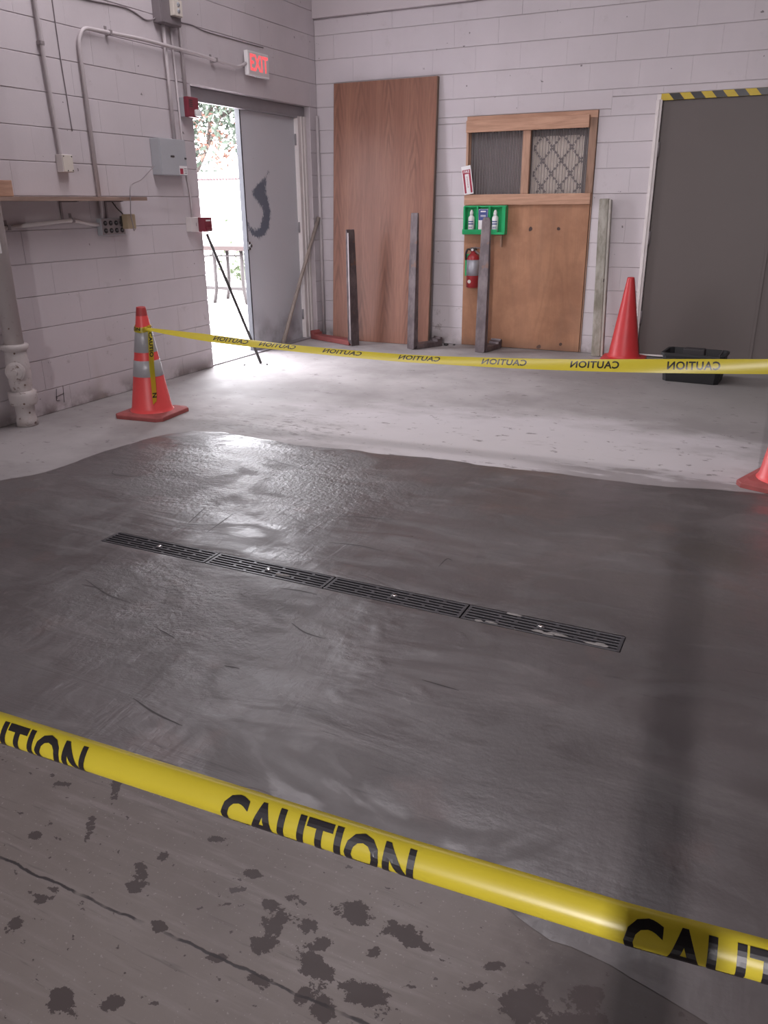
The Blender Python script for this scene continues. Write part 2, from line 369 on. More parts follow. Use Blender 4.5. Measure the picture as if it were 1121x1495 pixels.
# ------------------------------------------------------------------ mesh helpers
class MB:
    def __init__(s): s.v = []; s.f = []; s.sm = []
    def add(s, vs, fs, smooth=False):
        b = len(s.v); s.v += [tuple(v) for v in vs]
        for f in fs: s.f.append(tuple(i+b for i in f)); s.sm.append(smooth)
        return s
    def box(s, x0, x1, y0, y1, z0, z1, bev=0.0):
        x0, x1 = min(x0, x1), max(x0, x1); y0, y1 = min(y0, y1), max(y0, y1); z0, z1 = min(z0, z1), max(z0, z1)
        if bev <= 0:
            vs = [(x, y, z) for z in (z0, z1) for y in (y0, y1) for x in (x0, x1)]
            return s.add(vs, [(0, 2, 3, 1), (4, 5, 7, 6), (0, 1, 5, 4), (2, 6, 7, 3), (0, 4, 6, 2), (1, 3, 7, 5)])
        bm = bmesh.new(); bmesh.ops.create_cube(bm, size=1)
        for v in bm.verts: v.co = Vector(((x0+x1)/2+v.co.x*(x1-x0), (y0+y1)/2+v.co.y*(y1-y0), (z0+z1)/2+v.co.z*(z1-z0)))
        bmesh.ops.bevel(bm, geom=list(bm.edges), offset=min(bev, .45*min(x1-x0, y1-y0, z1-z0)), segments=2, profile=.6, affect='EDGES')
        s.bm(bm); return s
    def bm(s, bm, smooth=False, free=True):
        bm.verts.ensure_lookup_table(); bm.verts.index_update()
        s.add([v.co[:] for v in bm.verts], [[v.index for v in f.verts] for f in bm.faces], smooth)
        if free: bm.free()
        return s
    def prism(s, pts, axis, a, b):
        """pts: 2-D outline; axis: extrusion axis 'x','y','z' from a to b"""
        def P(p, t): return {'x': (t, p[0], p[1]), 'y': (p[0], t, p[1]), 'z': (p[0], p[1], t)}[axis]
        n = len(pts); vs = [P(p, a) for p in pts] + [P(p, b) for p in pts]
        fs = [tuple(range(n))[::-1], tuple(range(n, 2*n))] + [(i, (i+1) % n, n+(i+1) % n, n+i) for i in range(n)]
        return s.add(vs, fs)
    def lathe(s, prof, c=(0, 0, 0), axis='z', seg=24, smooth=True, cap=True):
        vs = []; fs = []
        for r, h in prof:
            for k in range(seg):
                t = 2*math.pi*k/seg; a, b = r*math.cos(t), r*math.sin(t)
                p = {'z': (a, b, h), 'y': (a, h, -b), 'x': (h, a, b)}[axis]
                vs.append((p[0]+c[0], p[1]+c[1], p[2]+c[2]))
        for i in range(len(prof)-1):
            for k in range(seg):
                k2 = (k+1) % seg; fs.append((i*seg+k, i*seg+k2, (i+1)*seg+k2, (i+1)*seg+k))
        s.add(vs, fs, smooth)
        if cap:
            b = len(s.v)-len(vs)
            for i, rev in ((0, True), (len(prof)-1, False)):
                if prof[i][0] > 1e-5:
                    f = [b+i*seg+k for k in range(seg)]; s.f.append(tuple(f[::-1] if rev else f)); s.sm.append(False)
        return s
    def tube(s, pts, r, seg=8, fillet=0.0, smooth=True):
        P = [Vector(p) for p in pts]
        if fillet > 0 and len(P) > 2:
            Q = [P[0]]
            for i in range(1, len(P)-1):
                a, b, c = P[i-1], P[i], P[i+1]
                d = min(fillet, (a-b).length*.45, (c-b).length*.45)
                p1 = b+(a-b).normalized()*d; p2 = b+(c-b).normalized()*d
                for k in range(6):
                    t = k/5; Q.append(p1*(1-t)**2+b*2*t*(1-t)+p2*t*t)
            Q.append(P[-1]); P = Q
        rr = r if isinstance(r, (list, tuple)) else [r]*len(P)
        vs = []; fs = []; ref = None
        for i, p in enumerate(P):
            d = (P[min(i+1, len(P)-1)]-P[max(i-1, 0)]).normalized()
            if ref is None: ref = Vector((0, 0, 1)) if abs(d.z) < .9 else Vector((1, 0, 0))
            u = (ref-d*ref.dot(d)).normalized(); ref = u; w = d.cross(u)
            for k in range(seg):
                t = 2*math.pi*k/seg; vs.append(p+(u*math.cos(t)+w*math.sin(t))*rr[i])
        n = len(P)
        for i in range(n-1):
            for k in range(seg):
                k2 = (k+1) % seg; fs.append((i*seg+k, i*seg+k2, (i+1)*seg+k2, (i+1)*seg+k))
        s.add(vs, fs, smooth)
        b = len(s.v)-len(vs)
        s.f.append(tuple(b+k for k in range(seg))[::-1]); s.sm.append(False)
        s.f.append(tuple(b+(n-1)*seg+k for k in range(seg))); s.sm.append(False)
        return s
    def build(s, name, m, parent=None, origin=None, label=None, fix=True):
        me = bpy.data.meshes.new(name)
        o3 = Vector(origin) if origin is not None else (Vector(parent.location) if (parent is not None and parent.get('_w')) else Vector((0, 0, 0)))
        me.from_pydata([tuple(Vector(v)-o3) for v in s.v], [], s.f); me.polygons.foreach_set('use_smooth', s.sm)
        if fix:
            b = bmesh.new(); b.from_mesh(me); bmesh.ops.recalc_face_normals(b, faces=b.faces); b.to_mesh(me); b.free()
        me.materials.append(m); me.update()
        o = bpy.data.objects.new(name, me); COL.objects.link(o)
        if parent is not None:
            o.parent = parent
            if parent.get('_sub'): pass
        elif origin is not None: o.location = origin
        if label: o['label'] = label
        return o

def tag(o, label, cat, group=None):
    o['label'] = label; o['category'] = cat
    if group: o['group'] = group
    return o
def thing(name, label, cat, loc=(0, 0, 0), rotz=0.0, group=None, world=False):
    """Empty at the thing's base; world=True: its parts are written in room coordinates"""
    o = bpy.data.objects.new(name, None); COL.objects.link(o); o.empty_display_size = .1
    o.location = loc; o.rotation_euler = (0, 0, rotz)
    if world: o['_w'] = 1
    return tag(o, label, cat, group)
def structure(o, parent=None):
    if parent is None: o['kind'] = 'structure'
    return o
def copy_tree(o, parent=None):
    c = o.copy(); COL.objects.link(c)
    if parent is not None: c.parent = parent
    for ch in [x for x in COL.objects if x.parent == o]: copy_tree(ch, c)
    return c
def text_bm(body, size, bold=.0, cut=None, sx=1.0):
    cu = bpy.data.curves.new('lettering', 'FONT'); cu.body = body; cu.size = size; cu.offset = bold; cu.resolution_u = 3
    cu.align_x = 'CENTER'; cu.align_y = 'CENTER'; cu.space_character = 1.06
    o = bpy.data.objects.new('lettering_tmp', cu); COL.objects.link(o)
    dg = bpy.context.evaluated_depsgraph_get(); me = o.evaluated_get(dg).to_mesh()
    bm = bmesh.new(); bm.from_mesh(me); o.evaluated_get(dg).to_mesh_clear()
    bpy.data.objects.remove(o); bpy.data.curves.remove(cu)
    for v in bm.verts: v.co.x *= sx; v.co.z = 0
    bmesh.ops.remove_doubles(bm, verts=bm.verts, dist=1e-6)
    if cut:
        xs = [v.co.x for v in bm.verts]; ys = [v.co.y for v in bm.verts]
        for axis, lo, hi, st in ((0, min(xs), max(xs), cut[0]), (1, min(ys), max(ys), cut[1])):
            t = lo+st
            while t < hi:
                co = Vector((0, 0, 0)); co[axis] = t; no = Vector((0, 0, 0)); no[axis] = 1
                bmesh.ops.bisect_plane(bm, geom=bm.verts[:]+bm.edges[:]+bm.faces[:], plane_co=co, plane_no=no)
                t += st
    return bm
def flat_text(body, size, frame, name, m, parent, bold=0.0, sx=1.0):
    """frame: 4x4 matrix from text plane to the room; lettering printed flat"""
    bm = text_bm(body, size, bold, None, sx)
    for v in bm.verts: v.co = frame @ v.co
    return MB().bm(bm).build(name, m, parent, fix=False)
def frame_of(o, u, v):
    u = Vector(u).normalized(); v = Vector(v).normalized(); w = u.cross(v)
    m = Matrix((u, v, w)).transposed().to_4x4(); m.translation = o; return m

def catmull(pts, n=14):
    P = [Vector(p) for p in pts]; P = [P[0]*2-P[1]]+P+[P[-1]*2-P[-2]]; out = []
    for i in range(1, len(P)-2):
        a, b, c, d = P[i-1:i+3]
        for k in range(n):
            t = k/n; out.append(.5*((2*b)+(c-a)*t+(2*a-5*b+4*c-d)*t*t+(3*b-a-3*c+d)*t**3))
    out.append(P[-2]); return out

# ------------------------------------------------------------------ room shell
# block walls: a backing slab with the joints, and every block in view as its own piece
COURSE, OFF, BLK = .2032, .161, .4064
def rect_sub(rs, h):
    out = []
    for a0, a1, b0, b1 in rs:
        if h[0] >= a1 or h[1] <= a0 or h[2] >= b1 or h[3] <= b0: out.append((a0, a1, b0, b1)); continue
        if h[2] > b0: out.append((a0, a1, b0, h[2]))
        if h[3] < b1: out.append((a0, a1, h[3], b1))
        m0, m1 = max(b0, h[2]), min(b1, h[3])
        if h[0] > a0: out.append((a0, h[0], m0, m1))
        if h[1] < a1: out.append((h[1], a1, m0, m1))
    return [r for r in out if r[1]-r[0] > .012 and r[3]-r[2] > .012]
block_cache = {}
def block_mesh(w, h, side):
    k = (round(w, 4), round(h, 4), side)
    if k in block_cache: return block_cache[k]
    gb, gh, c, t = .0017, .0002, .0026, .007
    pts = []
    for d, i in ((-.006, 0), (t-c, 0), (t, c)):
        for (x, z) in ((gh+i*.13, gb+i), (w-gh-i*.13, gb+i), (w-gh-i*.13, h-gb-i), (gh+i*.13, h-gb-i)):
            pts.append((x, -d, z) if side == 'y' else (d, x, z))
    fs = []
    for L in (0, 4):
        for q in range(4): fs.append((L+q, L+(q+1) % 4, L+4+(q+1) % 4, L+4+q))
    fs.append((8, 9, 10, 11))
    me = bpy.data.meshes.new('block'); me.from_pydata(pts, [], fs)
    b = bmesh.new(); b.from_mesh(me); bmesh.ops.recalc_face_normals(b, faces=b.faces); b.to_mesh(me); b.free()
    f = me.polygons[-1]
    want = Vector((0, -1, 0)) if side == 'y' else Vector((1, 0, 0))
    if f.normal.dot(want) < 0: me.flip_normals()
    me.materials.append(M['wall']); block_cache[k] = me
    return me
def lay_blocks(wall, side, a_lo, a_hi, z_hi, holes, shift):
    k = 0
    while OFF-COURSE+COURSE*k < z_hi-.02:
        z0 = OFF-COURSE+COURSE*k; z1 = z0+COURSE
        a = a_lo-(0 if (k+shift) % 2 else BLK/2)
        while a < a_hi-.01:
            rs = [(max(a, a_lo), min(a+BLK, a_hi), max(z0, 0), min(z1, z_hi))]
            for h in holes: rs = rect_sub(rs, h)
            for r in rs:
                if r[1]-r[0] < .012: continue
                me = block_mesh(r[1]-r[0], r[3]-r[2], side)
                o = bpy.data.objects.new('block', me); COL.objects.link(o); o.parent = wall
                j = random.uniform(-.0012, .0012)
                o.location = (r[0], YB+j+.007, r[2]) if side == 'y' else (XL+j-.007, r[0], r[2])
            a += BLK
        k += 1
DOOR_L = (5.665, 7.475, -1, 2.192)
left = MB()
left.box(XL-.20, XL-.007, -7, DOOR_L[0], 0, 4.4).box(XL-.20, XL-.007, DOOR_L[1], YB+.2, 0, 4.4).box(XL-.20, XL-.007, DOOR_L[0], DOOR_L[1], DOOR_L[3], 4.4)
wall_left = structure(left.build('wall_left', M['joint']))
wl_up = MB().box(XL-.0075, XL, -7, YB, 3.2092, 4.4).box(XL-.0075, XL, -7, 2.62, 0, 3.2092)
structure(wl_up.build('wall_left_plain', M['wall'], wall_left), wall_left)
lay_blocks(wall_left, 'x', 2.62, YB-.002, 3.2092, [DOOR_L], 0)
BD = (-2.812, -1.628, -1, 2.045); DD = (-1.168, .86, -1, 2.135)
back = MB()
xs = [XL-.2, BD[0], BD[1], DD[0], DD[1], 4.2]
back.box(xs[0], xs[1], YB+.007, YB+.2, 0, 4.4).box(xs[2], xs[3], YB+.007, YB+.2, 0, 4.4).box(xs[4], xs[5], YB+.007, YB+.2, 0, 4.4)
back.box(xs[1], xs[2], YB+.007, YB+.2, BD[3], 4.4).box(xs[3], xs[4], YB+.007, YB+.2, DD[3], 4.4)
wall_back = structure(back.build('wall_back', M['joint']))
lay_blocks(wall_back, 'y', XL+.002, .9, 2.942, [BD, DD], 1)
structure(MB().box(.9, 4.2, YB-.0005, YB+.008, 0, 2.942).build('wall_back_plain', M['wall'], wall_back), wall_back)
beam = MB().box(XL, 4.2, YB-.035, YB+.007, 2.945, 4.4, .004)
structure(beam.build('trim_1', M['beam']))
structure(MB().box(4.2, 4.4, -7, YB+.2, 0, 4.4).build('wall_right', M['wall']))
structure(MB().box(XL-.2, 4.4, -7.2, -7, 0, 4.4).build('wall_rear', M['wall']))
structure(MB().box(XL-.2, 4.4, -7.2, YB+.2, 4.4, 4.55).build('ceiling', M['ceiling']))

# floor with the trench cut out, finely meshed where the stains lie
TR = (-2.432, -.292, 2.288, 2.398)
STAINS = [(-0.587, 1.063, 0.038, -0.002, 0.002, -0.022), (-0.476, 1.057, 0.04, 0.001, 0.003, -0.021), (-0.594, 0.924, 0.041, -0.008, -0.001, -0.024), (-0.485, 0.914, 0.042, 0.007, 0.005, -0.021), (-0.715, 0.979, 0.012, 0.024, 0.019, -0.013), (-0.709, 0.922, 0.021, 0.01, 0.012, -0.018), (-0.963, 0.668, 0.02, 0.009, 0.022, -0.021), (-0.885, 0.705, 0.011, 0.013, 0.014, -0.008), (-1.04, 0.955, 0.012, 0.006, 0.026, -0.029), (-1.035, 0.923, 0.01, 0.005, 0.01, -0.011), (-0.919, 0.871, 0.018, 0.001, 0.006, -0.014), (-0.827, 1.061, 0.018, 0.009, 0.007, -0.011), (-0.751, 1.005, 0.014, 0.006, 0.008, -0.013), (-0.654, 0.996, 0.018, -0.002, 0.001, -0.018), (-0.61, 0.972, 0.017, 0.008, 0.009, -0.016), (-0.583, 0.863, 0.015, 0.007, 0.008, -0.014), (-0.772, 0.862, 0.016, 0.008, 0.006, -0.008), (-0.674, 0.858, 0.021, 0.002, 0.003, -0.01), (-0.542, 0.854, 0.022, 0.01, 0.01, -0.018), (-0.722, 1.041, 0.01, 0.005, 0.005, -0.007), (-1.182, 0.821, 0.013, 0.006, 0.012, -0.011), (-1.173, 0.848, 0.01, 0.005, 0.011, -0.01), (-1.03, 1.019, 0.012, 0.006, 0.009, -0.011), (-1.244, 1.02, 0.009, 0.001, 0.024, -0.035), (-1.281, 1.143, 0.011, 0.001, 0.026, -0.04), (-0.221, 1.02, 0.037, 0.018, 0.01, -0.033), (-0.129, 1.07, 0.026, 0.012, 0.006, -0.029), (-0.299, 1.066, 0.018, 0.009, 0.003, -0.008), (-0.399, 1.043, 0.038, -0.01, -0.001, -0.004), (-1.412, 1.096, 0.018, 0.009, 0.008, -0.007), (-1.335, 0.942, 0.013, 0.006, 0.01, -0.009), (-1.175, 0.754, 0.012, 0.006, 0.013, -0.012), (-0.513, 0.997, 0.012, 0.006, 0.005, -0.011), (-0.42, 0.963, 0.006, 0.003, 0.003, -0.006), (-0.319, 1.01, 0.018, 0.013, 0.003, -0.006), (-0.959, 1.107, 0.019, 0.009, 0.005, -0.007), (-0.135, 1.018, 0.042, 0.02, 0.005, -0.022), (-1.083, 0.833, 0.007, 0.004, 0.008, -0.008), (-0.832, 0.97, 0.015, 0.007, 0.003, -0.004)]
floor = MB()
FX0, FX1, FY0, FY1 = -2.0, 1.3, .35, 1.45
X0, X1, Y0, Y1 = XL-.2, 4.4, -7.2, YB+.2
def quad(x0, x1, y0, y1): floor.add([(x0, y0, 0), (x1, y0, 0), (x1, y1, 0), (x0, y1, 0)], [(0, 1, 2, 3)])
quad(X0, X1, Y0, FY0); quad(X0, FX0, FY0, FY1); quad(FX1, X1, FY0, FY1); quad(X0, X1, FY1, TR[2])
quad(X0, TR[0], TR[2], TR[3]); quad(TR[1], X1, TR[2], TR[3]); quad(X0, X1, TR[3], Y1)
nx, ny = 264, 88
gx = np.linspace(FX0, FX1, nx+1); gy = np.linspace(FY0, FY1, ny+1)
b0 = len(floor.v)
floor.v += [(float(x), float(y), 0.0) for y in gy for x in gx]
for j in range(ny):
    for i in range(nx):
        a = b0+j*(nx+1)+i; floor.f.append((a, a+1, a+nx+2, a+nx+1)); floor.sm.append(False)
GX, GY = np.meshgrid(gx, gy); fld = np.zeros_like(GX)
for cx, cy, ax, ay, bx, by in STAINS:
    det = ax*by-ay*bx; dx, dy = GX-cx, GY-cy
    u = (dx*by-dy*bx)/det; w = (ax*dy-ay*dx)/det
    fld = np.maximum(fld, np.clip(1-.5*np.sqrt(u*u+w*w), 0, 1))
floor_o = floor.build('floor', M['floor'], fix=False)
at = floor_o.data.attributes.new('stain', 'FLOAT', 'POINT')
at.data.foreach_set('value', np.concatenate([np.zeros(b0), fld.ravel()]).astype(np.float32))
structure(floor_o)
ch = MB(); t = .012
ch.box(TR[0]-t, TR[1]+t, TR[2]-t, TR[2], -.16, -.001).box(TR[0]-t, TR[1]+t, TR[3], TR[3]+t, -.16, -.001).box(TR[0]-t, TR[1]+t, TR[2]-t, TR[3]+t, -.17, -.16)
ch.box(TR[0]-t, TR[0], TR[2], TR[3], -.16, -.001).box(TR[1], TR[1]+t, TR[2], TR[3], -.16, -.001)
ch.build('drain_channel', M['channel'], floor_o)

# fresh pour: its own slab of trowelled concrete a few millimetres proud of the old floor
def interp(pts, x):
    xs_, ys_ = zip(*pts); return float(np.interp(x, xs_, ys_))
REAR = [(-3.6, 3.55), (-3.36, 3.66), (-3.2, 3.87), (-3.0, 3.925), (-2.87, 3.92), (-2.23, 3.885), (-1.74, 3.955), (-1.34, 3.956), (-1.0, 3.976), (-.685, 3.973), (-.29, 4.0), (.08, 4.07), (1.6, 4.2)]
FRONT = [(-3.6, 1.3), (-1.8, 1.244), (-1.437, 1.261), (-1.116, 1.276), (-.8, 1.262), (-.537, 1.229), (-.30, 1.19), (-.1, 1.15), (.1, 1.10), (1.6, .9)]
LEFT = [(1.2, -3.6), (2.4, -3.56), (2.7, -3.51), (2.87, -3.41), (3.18, -3.375), (3.62, -3.36), (4, -3.30)]
def seglin(a, b, n): return [a+(b-a)*k/n for k in range(n)]
S_ = seglin(0, 1, 26)+seglin(1, 2, 80)+seglin(2, 3, 50)+[3]
T_ = seglin(0, 1, 42)+seglin(1, 2, 4)+seglin(2, 3, 62)+[3]
pv = []; pf = []
for tt in T_:
    for ss in S_:
        yg = {0: 1.25+(TR[2]-1.25)*tt, 1: TR[2]+(TR[3]-TR[2])*(tt-1), 2: TR[3]+(3.8-TR[3])*(tt-2)}[min(2, int(tt))]
        xl = interp(LEFT, yg)
        x = {0: xl+(TR[0]-xl)*ss, 1: TR[0]+(TR[1]-TR[0])*(ss-1), 2: TR[1]+(1.6-TR[1])*(ss-2)}[min(2, int(ss))]
        yr = interp(REAR, x)+.03*mnoise.fractal((x*3.1, 7.7, 0), 1, 2, 5)
        yf = interp(FRONT, x)+.02*mnoise.fractal((x*5.1, 1.7, 0), 1, 2, 5)
        y = {0: yf+(TR[2]-yf)*tt, 1: yg, 2: TR[3]+(yr-TR[3])*(tt-2)}[min(2, int(tt))]
        if ss == 0: x += .03*mnoise.fractal((y*3.3, 3.3, 0), 1, 2, 4)
        z = .006+.0022*mnoise.fractal((x*2.0, y*4.5, 2), 1, 2, 4)+.0010*mnoise.noise((x*9, y*3, 5))
        din = min(abs(y-yr), abs(y-yf), abs(x-xl))
        z = .0008+(z-.0008)*min(1, din/.10) if din < .10 else z
        if TR[0]-.02 < x < TR[1]+.02 and TR[2]-.02 < y < TR[3]+.02: z = .0035
        pv.append((x, y, max(.0006, z)))
ns = len(S_)
for j in range(len(T_)-1):
    for i in range(ns-1):
        if 1 <= S_[i] < 2 and 1 <= T_[j] < 2: continue
        a = j*ns+i; pf.append((a, a+1, a+ns+1, a+ns))
pour = MB(); pour.add(pv, pf, True)
pour.build('concrete_patch', M['wet'], floor_o, label='dark wet freshly trowelled concrete', fix=False)

# trowel drag marks scored into the fresh pour
from mathutils.bvhtree import BVHTree
_bv = BVHTree.FromPolygons([Vector(v) for v in pv], pf)
patch_o = [o for o in floor_o.children if o.name.startswith('concrete_patch')][0]
M['score'] = mat('scored_concrete', (.045, .038, .038), .6)
for pts in (
[(-2.079, 2.548), (-2.107, 2.777)] ,
[(-1.544, 2.67), (-1.43, 2.691), (-1.298, 2.682)] ,
[(-1.694, 2.937), (-1.548, 2.984), (-1.405, 3.013)] ,
[(-1.323, 2.016), (-1.252, 1.982), (-1.171, 1.971)] ,
[(-1.503, 2.221), (-1.432, 2.235), (-1.352, 2.236)] ,
[(-2.209, 1.979), (-2.043, 1.918), (-1.921, 1.903)] ,
[(-0.791, 1.883), (-0.738, 1.88), (-0.672, 1.876)] ,
[(-1.369, 1.702), (-1.318, 1.709)] ,
[(-1.709, 1.796), (-1.616, 1.77)] ,
[(-2.43, 3.548), (-2.273, 3.51), (-2.104, 3.456)] ,
[(-1.501, 1.448), (-1.399, 1.419), (-1.291, 1.404)] ,
[(-2.223, 2.605), (-2.276, 2.797)] ,
[(-2.19, 1.942), (-2.091, 1.944)] ,
[(-3.072, 3.046), (-2.998, 2.991), (-2.747, 3.043)] ,
[(-1.043, 2.634), (-1.042, 2.719), (-1.018, 2.716)] ,
):
    P3 = catmull([(a, b, 0) for a, b in pts], 6); vs = []
    for i, q in enumerate(P3):
        d = (P3[min(i+1, len(P3)-1)]-P3[max(i-1, 0)]).normalized(); w = Vector((-d.y, d.x, 0))*(.0024*math.sin(math.pi*(i+.6)/(len(P3)+.2))+.0006)
        for q2 in (q-w, q+w):
            h = _bv.ray_cast(Vector((q2.x, q2.y, 1)), Vector((0, 0, -1)))[0]
            vs.append((q2.x, q2.y, (h.z if h else .006)+.0005))
    MB().add(vs, [(2*i, 2*i+1, 2*i+3, 2*i+2) for i in range(len(P3)-1)]).build('trowel_score', M['score'], patch_o, fix=False)
# trench grates, four in a row
def grate(x0, x1, idx):
    L = ['leftmost of four in the row', 'second from the left in the row', 'third from the left in the row', 'rightmost, smeared with pale cement'][idx]
    c = ((x0+x1)/2, (TR[2]+TR[3])/2, 0)
    g = thing('drain_grate', 'black slotted trench drain grate, '+L, 'grate', c, 0, 'black trench grates in the wet concrete', True)
    m = MB(); y0, y1 = TR[2]+.004, TR[3]-.004; z0, z1 = -.018, .0045
    nr = 5; bw = .0075; pitch = (y1-y0-bw)/nr
    for k in range(nr+1):
        yy = y0+k*pitch; w = bw*(1.25 if k in (0, nr) else 1)
        m.box(x0, x1, yy, yy+w if k < nr else y1, z0, z1, .0015)
    for xx in (x0, x1-.011): m.box(xx, xx+.011, y0, y1, z0, z1-.0004)
    for k in range(nr):
        ya = y0+k*pitch+bw*.5; yb = ya+pitch
        o = .0 if k % 2 else .066
        for q in range(1, 4):
            xx = x0+o*.9+(x1-x0)*(q-.1)/4
            if xx < x1-.03: m.box(xx-.006, xx+.006, ya, yb, z0+.002, z1-.0012)
    m.build('grille', M['grate'], g)
    b = MB(); xc = c[0]; yc = c[1]
    b.lathe([(.0135, z0), (.0135, z1+.001), (.010, z1+.002), (.009, z1+.0005), (.0, z1+.0005)], (xc, yc, 0), seg=14)
    b.build('bolt_boss', M['grate'], g)
    b = MB().lathe([(.0085, z1), (.0085, z1+.0025), (.006, z1+.004), (0, z1+.004)], (xc, yc, 0), seg=10)
    b.build('bolt', M['chrome'], g)
    if idx in (1, 3):
        spots = [(.62, .3), (.66, .35)] if idx == 1 else [(.12, .05), (.2, .1), (.5, .2), (.56, .15), (.62, .25), (.84, .14), (.88, .22), (.3, .95), (.9, .15)]
        for fx, fy in spots:
            s = MB(); bm = bmesh.new(); bmesh.ops.create_icosphere(bm, subdivisions=2, radius=1)
            rx = random.uniform(.014, .034); ry = random.uniform(.005, .009)
            for v in bm.verts:
                k = 1+.45*mnoise.noise(v.co*2+Vector((fx*40, fy*30, 0)))
                v.co = Vector((x0+(x1-x0)*fx+v.co.x*rx*k, y0+(y1-y0)*fy+v.co.y*ry*k, z1+v.co.z*.003))
            s.bm(bm, True); s.build('cement_smear', M['smear'], g, label='pale cement smear')
gl = (TR[1]-TR[0])/4
for i in range(4): grate(TR[0]+i*gl+.003, TR[0]+(i+1)*gl-.003, i)

# ------------------------------------------------------------------ exit door in the left wall
d1 = bpy.data.objects.new('door_1', None); COL.objects.link(d1); d1['kind'] = 'structure'
d1['label'] = 'grey steel double doorway with left leaf swung open to the yard'; d1.location = (XL, 6.57, 0); d1['_w'] = 1
fx0, fx1 = XL-.17, XL-.06
m = MB().box(fx0, fx1, 5.668, 7.472, 2.105, 2.189, .003).box(XL-.10, XL-.062, 5.70, 7.44, 2.088, 2.106, .002)
m.build('head_frame', M['frame_grey'], d1)
m = MB().box(fx0, fx1, 5.668, 5.705, 0, 2.105, .003).build('jamb', M['frame_grey'], d1)
m = MB().box(fx0, fx1, 7.345, 7.472, 0, 2.105, .003).box(fx1, fx1+.012, 7.395, 7.41, 0, 2.105).box(fx1, fx1+.018, 7.44, 7.472, 0, 2.105).build('jamb', M['white_paint'], d1)
lf = MB().box(XL-.145, XL-.10, 6.452, 7.338, .008, 2.098, .003).build('closed_leaf', M['leaf_door'], d1, label='closed grey leaf with a scraped arc of dark primer')
MB().box(XL-.147, XL-.097, 6.436, 6.453, .008, 2.098, .002).build('edge_strip', M['door_edge'], lf, origin=d1.location)
MB().box(XL-.1, XL-.086, 6.44, 6.47, .93, 1.0, .003).lathe([(.016, 0), (.016, .03), (.01, .035)], (XL-.1, 6.456, .965), 'x', 12).build('latch', M['rod'], lf, origin=d1.location)
for z in (.25, 1.1, 1.9):
    MB().lathe([(.009, z-.05), (.009, z+.05)], (XL-.092, 7.342, 0), seg=10).build('hinge', M['frame_grey'], lf, origin=d1.location)
# open leaf swung out into the yard
ol = MB().box(XL-1.03, XL-.17, 5.655, 5.70, .008, 2.098, .003).build('open_leaf', M['leaf_door'], d1)
MB().box(XL-.20, XL-.02, 5.668, 7.472, -.004, .012, .003).build('threshold', M['frame_grey'], d1)
# ------------------------------------------------------------------ dark double door in the back wall
d2 = bpy.data.objects.new('door_2', None); COL.objects.link(d2); d2['kind'] = 'structure'
d2['label'] = 'brown grey flush double door under black and yellow hazard stripes'; d2.location = (-.155, YB, 0); d2['_w'] = 1
MB().box(-1.166, -1.118, YB-.022, YB+.10, 0, 2.09, .003).box(-1.150, -1.138, YB-.034, YB-.02, 0, 2.09, .002).build('jamb', M['white_paint'], d2)
MB().box(.81, .858, YB-.022, YB+.10, 0, 2.09, .003).build('jamb', M['white_paint'], d2)
MB().box(-1.166, .858, YB-.012, YB+.10, 2.088, 2.133, .003).build('head_frame', M['white_paint'], d2)
for a, b, nm in ((-1.113, -.186, 'left_leaf'), (-.163, .805, 'right_leaf')):
    l_ = MB().box(a, b, YB+.004, YB+.049, .02, 2.083, .003).build('door_leaf', M['door_dark'], d2)
    if a < -1:
        for z in (.35, 1.02, 1.72):
            MB().lathe([(.011, z-.055), (.011, z+.055)], (-1.115, YB-.008, 0), seg=10).build('hinge', M['grey_dark'], l_, origin=d2.location)
        MB().box(a, b, YB-.004, YB+.004, .012, .026).build('sweep', M['white_paint'], l_, origin=d2.location)
MB().box(-.188, -.161, YB-.006, YB+.03, .02, 2.083, .003).build('astragal', M['door_dark'], d2)
MB().box(-1.19, .88, YB+.10, YB+.2, 0, 2.15).build('backing', M['door_dark'], d2)
hz = MB().box(-1.132, .855, YB-.014, YB-.0125, 2.084, 2.134).build('hazard_tape', M['yellow'], d2, label='yellow tape with black diagonal bars')
x = -1.075
while x < .8:
    MB().prism([(x, 2.1335), (x+.082, 2.1335), (x+.125, 2.0845), (x+.043, 2.0845)], 'y', YB-.0148, YB-.0138).build('stripe', M['ink'], hz, origin=d2.location)
    x += .163

# ------------------------------------------------------------------ boarded doorway
bd = thing('boarded_doorway', 'doorway boarded with orange plywood below and two corrugated panes above', 'doorway', (-2.22, YB, 0), 0, None, True)
MB().box(-2.808, -1.645, YB-.012, YB+.006, .004, 1.31, .002).build('plywood_panel', M['plywood'], bd)
MB().box(-2.808, -1.64, YB-.042, YB-.004, 1.296, 1.388, .004).build('middle_rail', M['stud'], bd)
MB().box(-2.800, -1.695, YB-.058, YB-.018, 1.908, 2.006, .004).build('top_rail', M['stud'], bd)
MB().box(-2.806, -1.632, YB-.018, YB+.08, 1.985, 2.042, .004).build('header', M['stud'], bd)
MB().box(-2.278, -2.208, YB-.02, YB+.02, 1.388, 1.985, .003).build('mullion', M['stud_v'], bd)
MB().box(-2.808, -2.785, YB-.02, YB+.08, 1.388, 1.985, .003).build('side_stile', M['stud_v'], bd)
MB().box(-1.695, -1.632, YB-.018, YB+.08, 1.388, 1.985, .003).box(-1.64, -1.630, YB-.008, YB+.05, .004, 1.388).build('side_stile', M['stile_dark'], bd, label='darker right hand stile')
def corr_pane(xa, xb):
    m = MB(); n = int((xb-xa)/.026)*6; vs = []; fs = []
    for k in range(n+1):
        x = xa+(xb-xa)*k/n; y = YB+.026+.008*math.cos(2*math.pi*k/6)
        vs += [(x, y, 1.38), (x, y, 1.99)]
    for k in range(n): fs.append((2*k, 2*k+2, 2*k+3, 2*k+1))
    m.add(vs, fs, True); return m
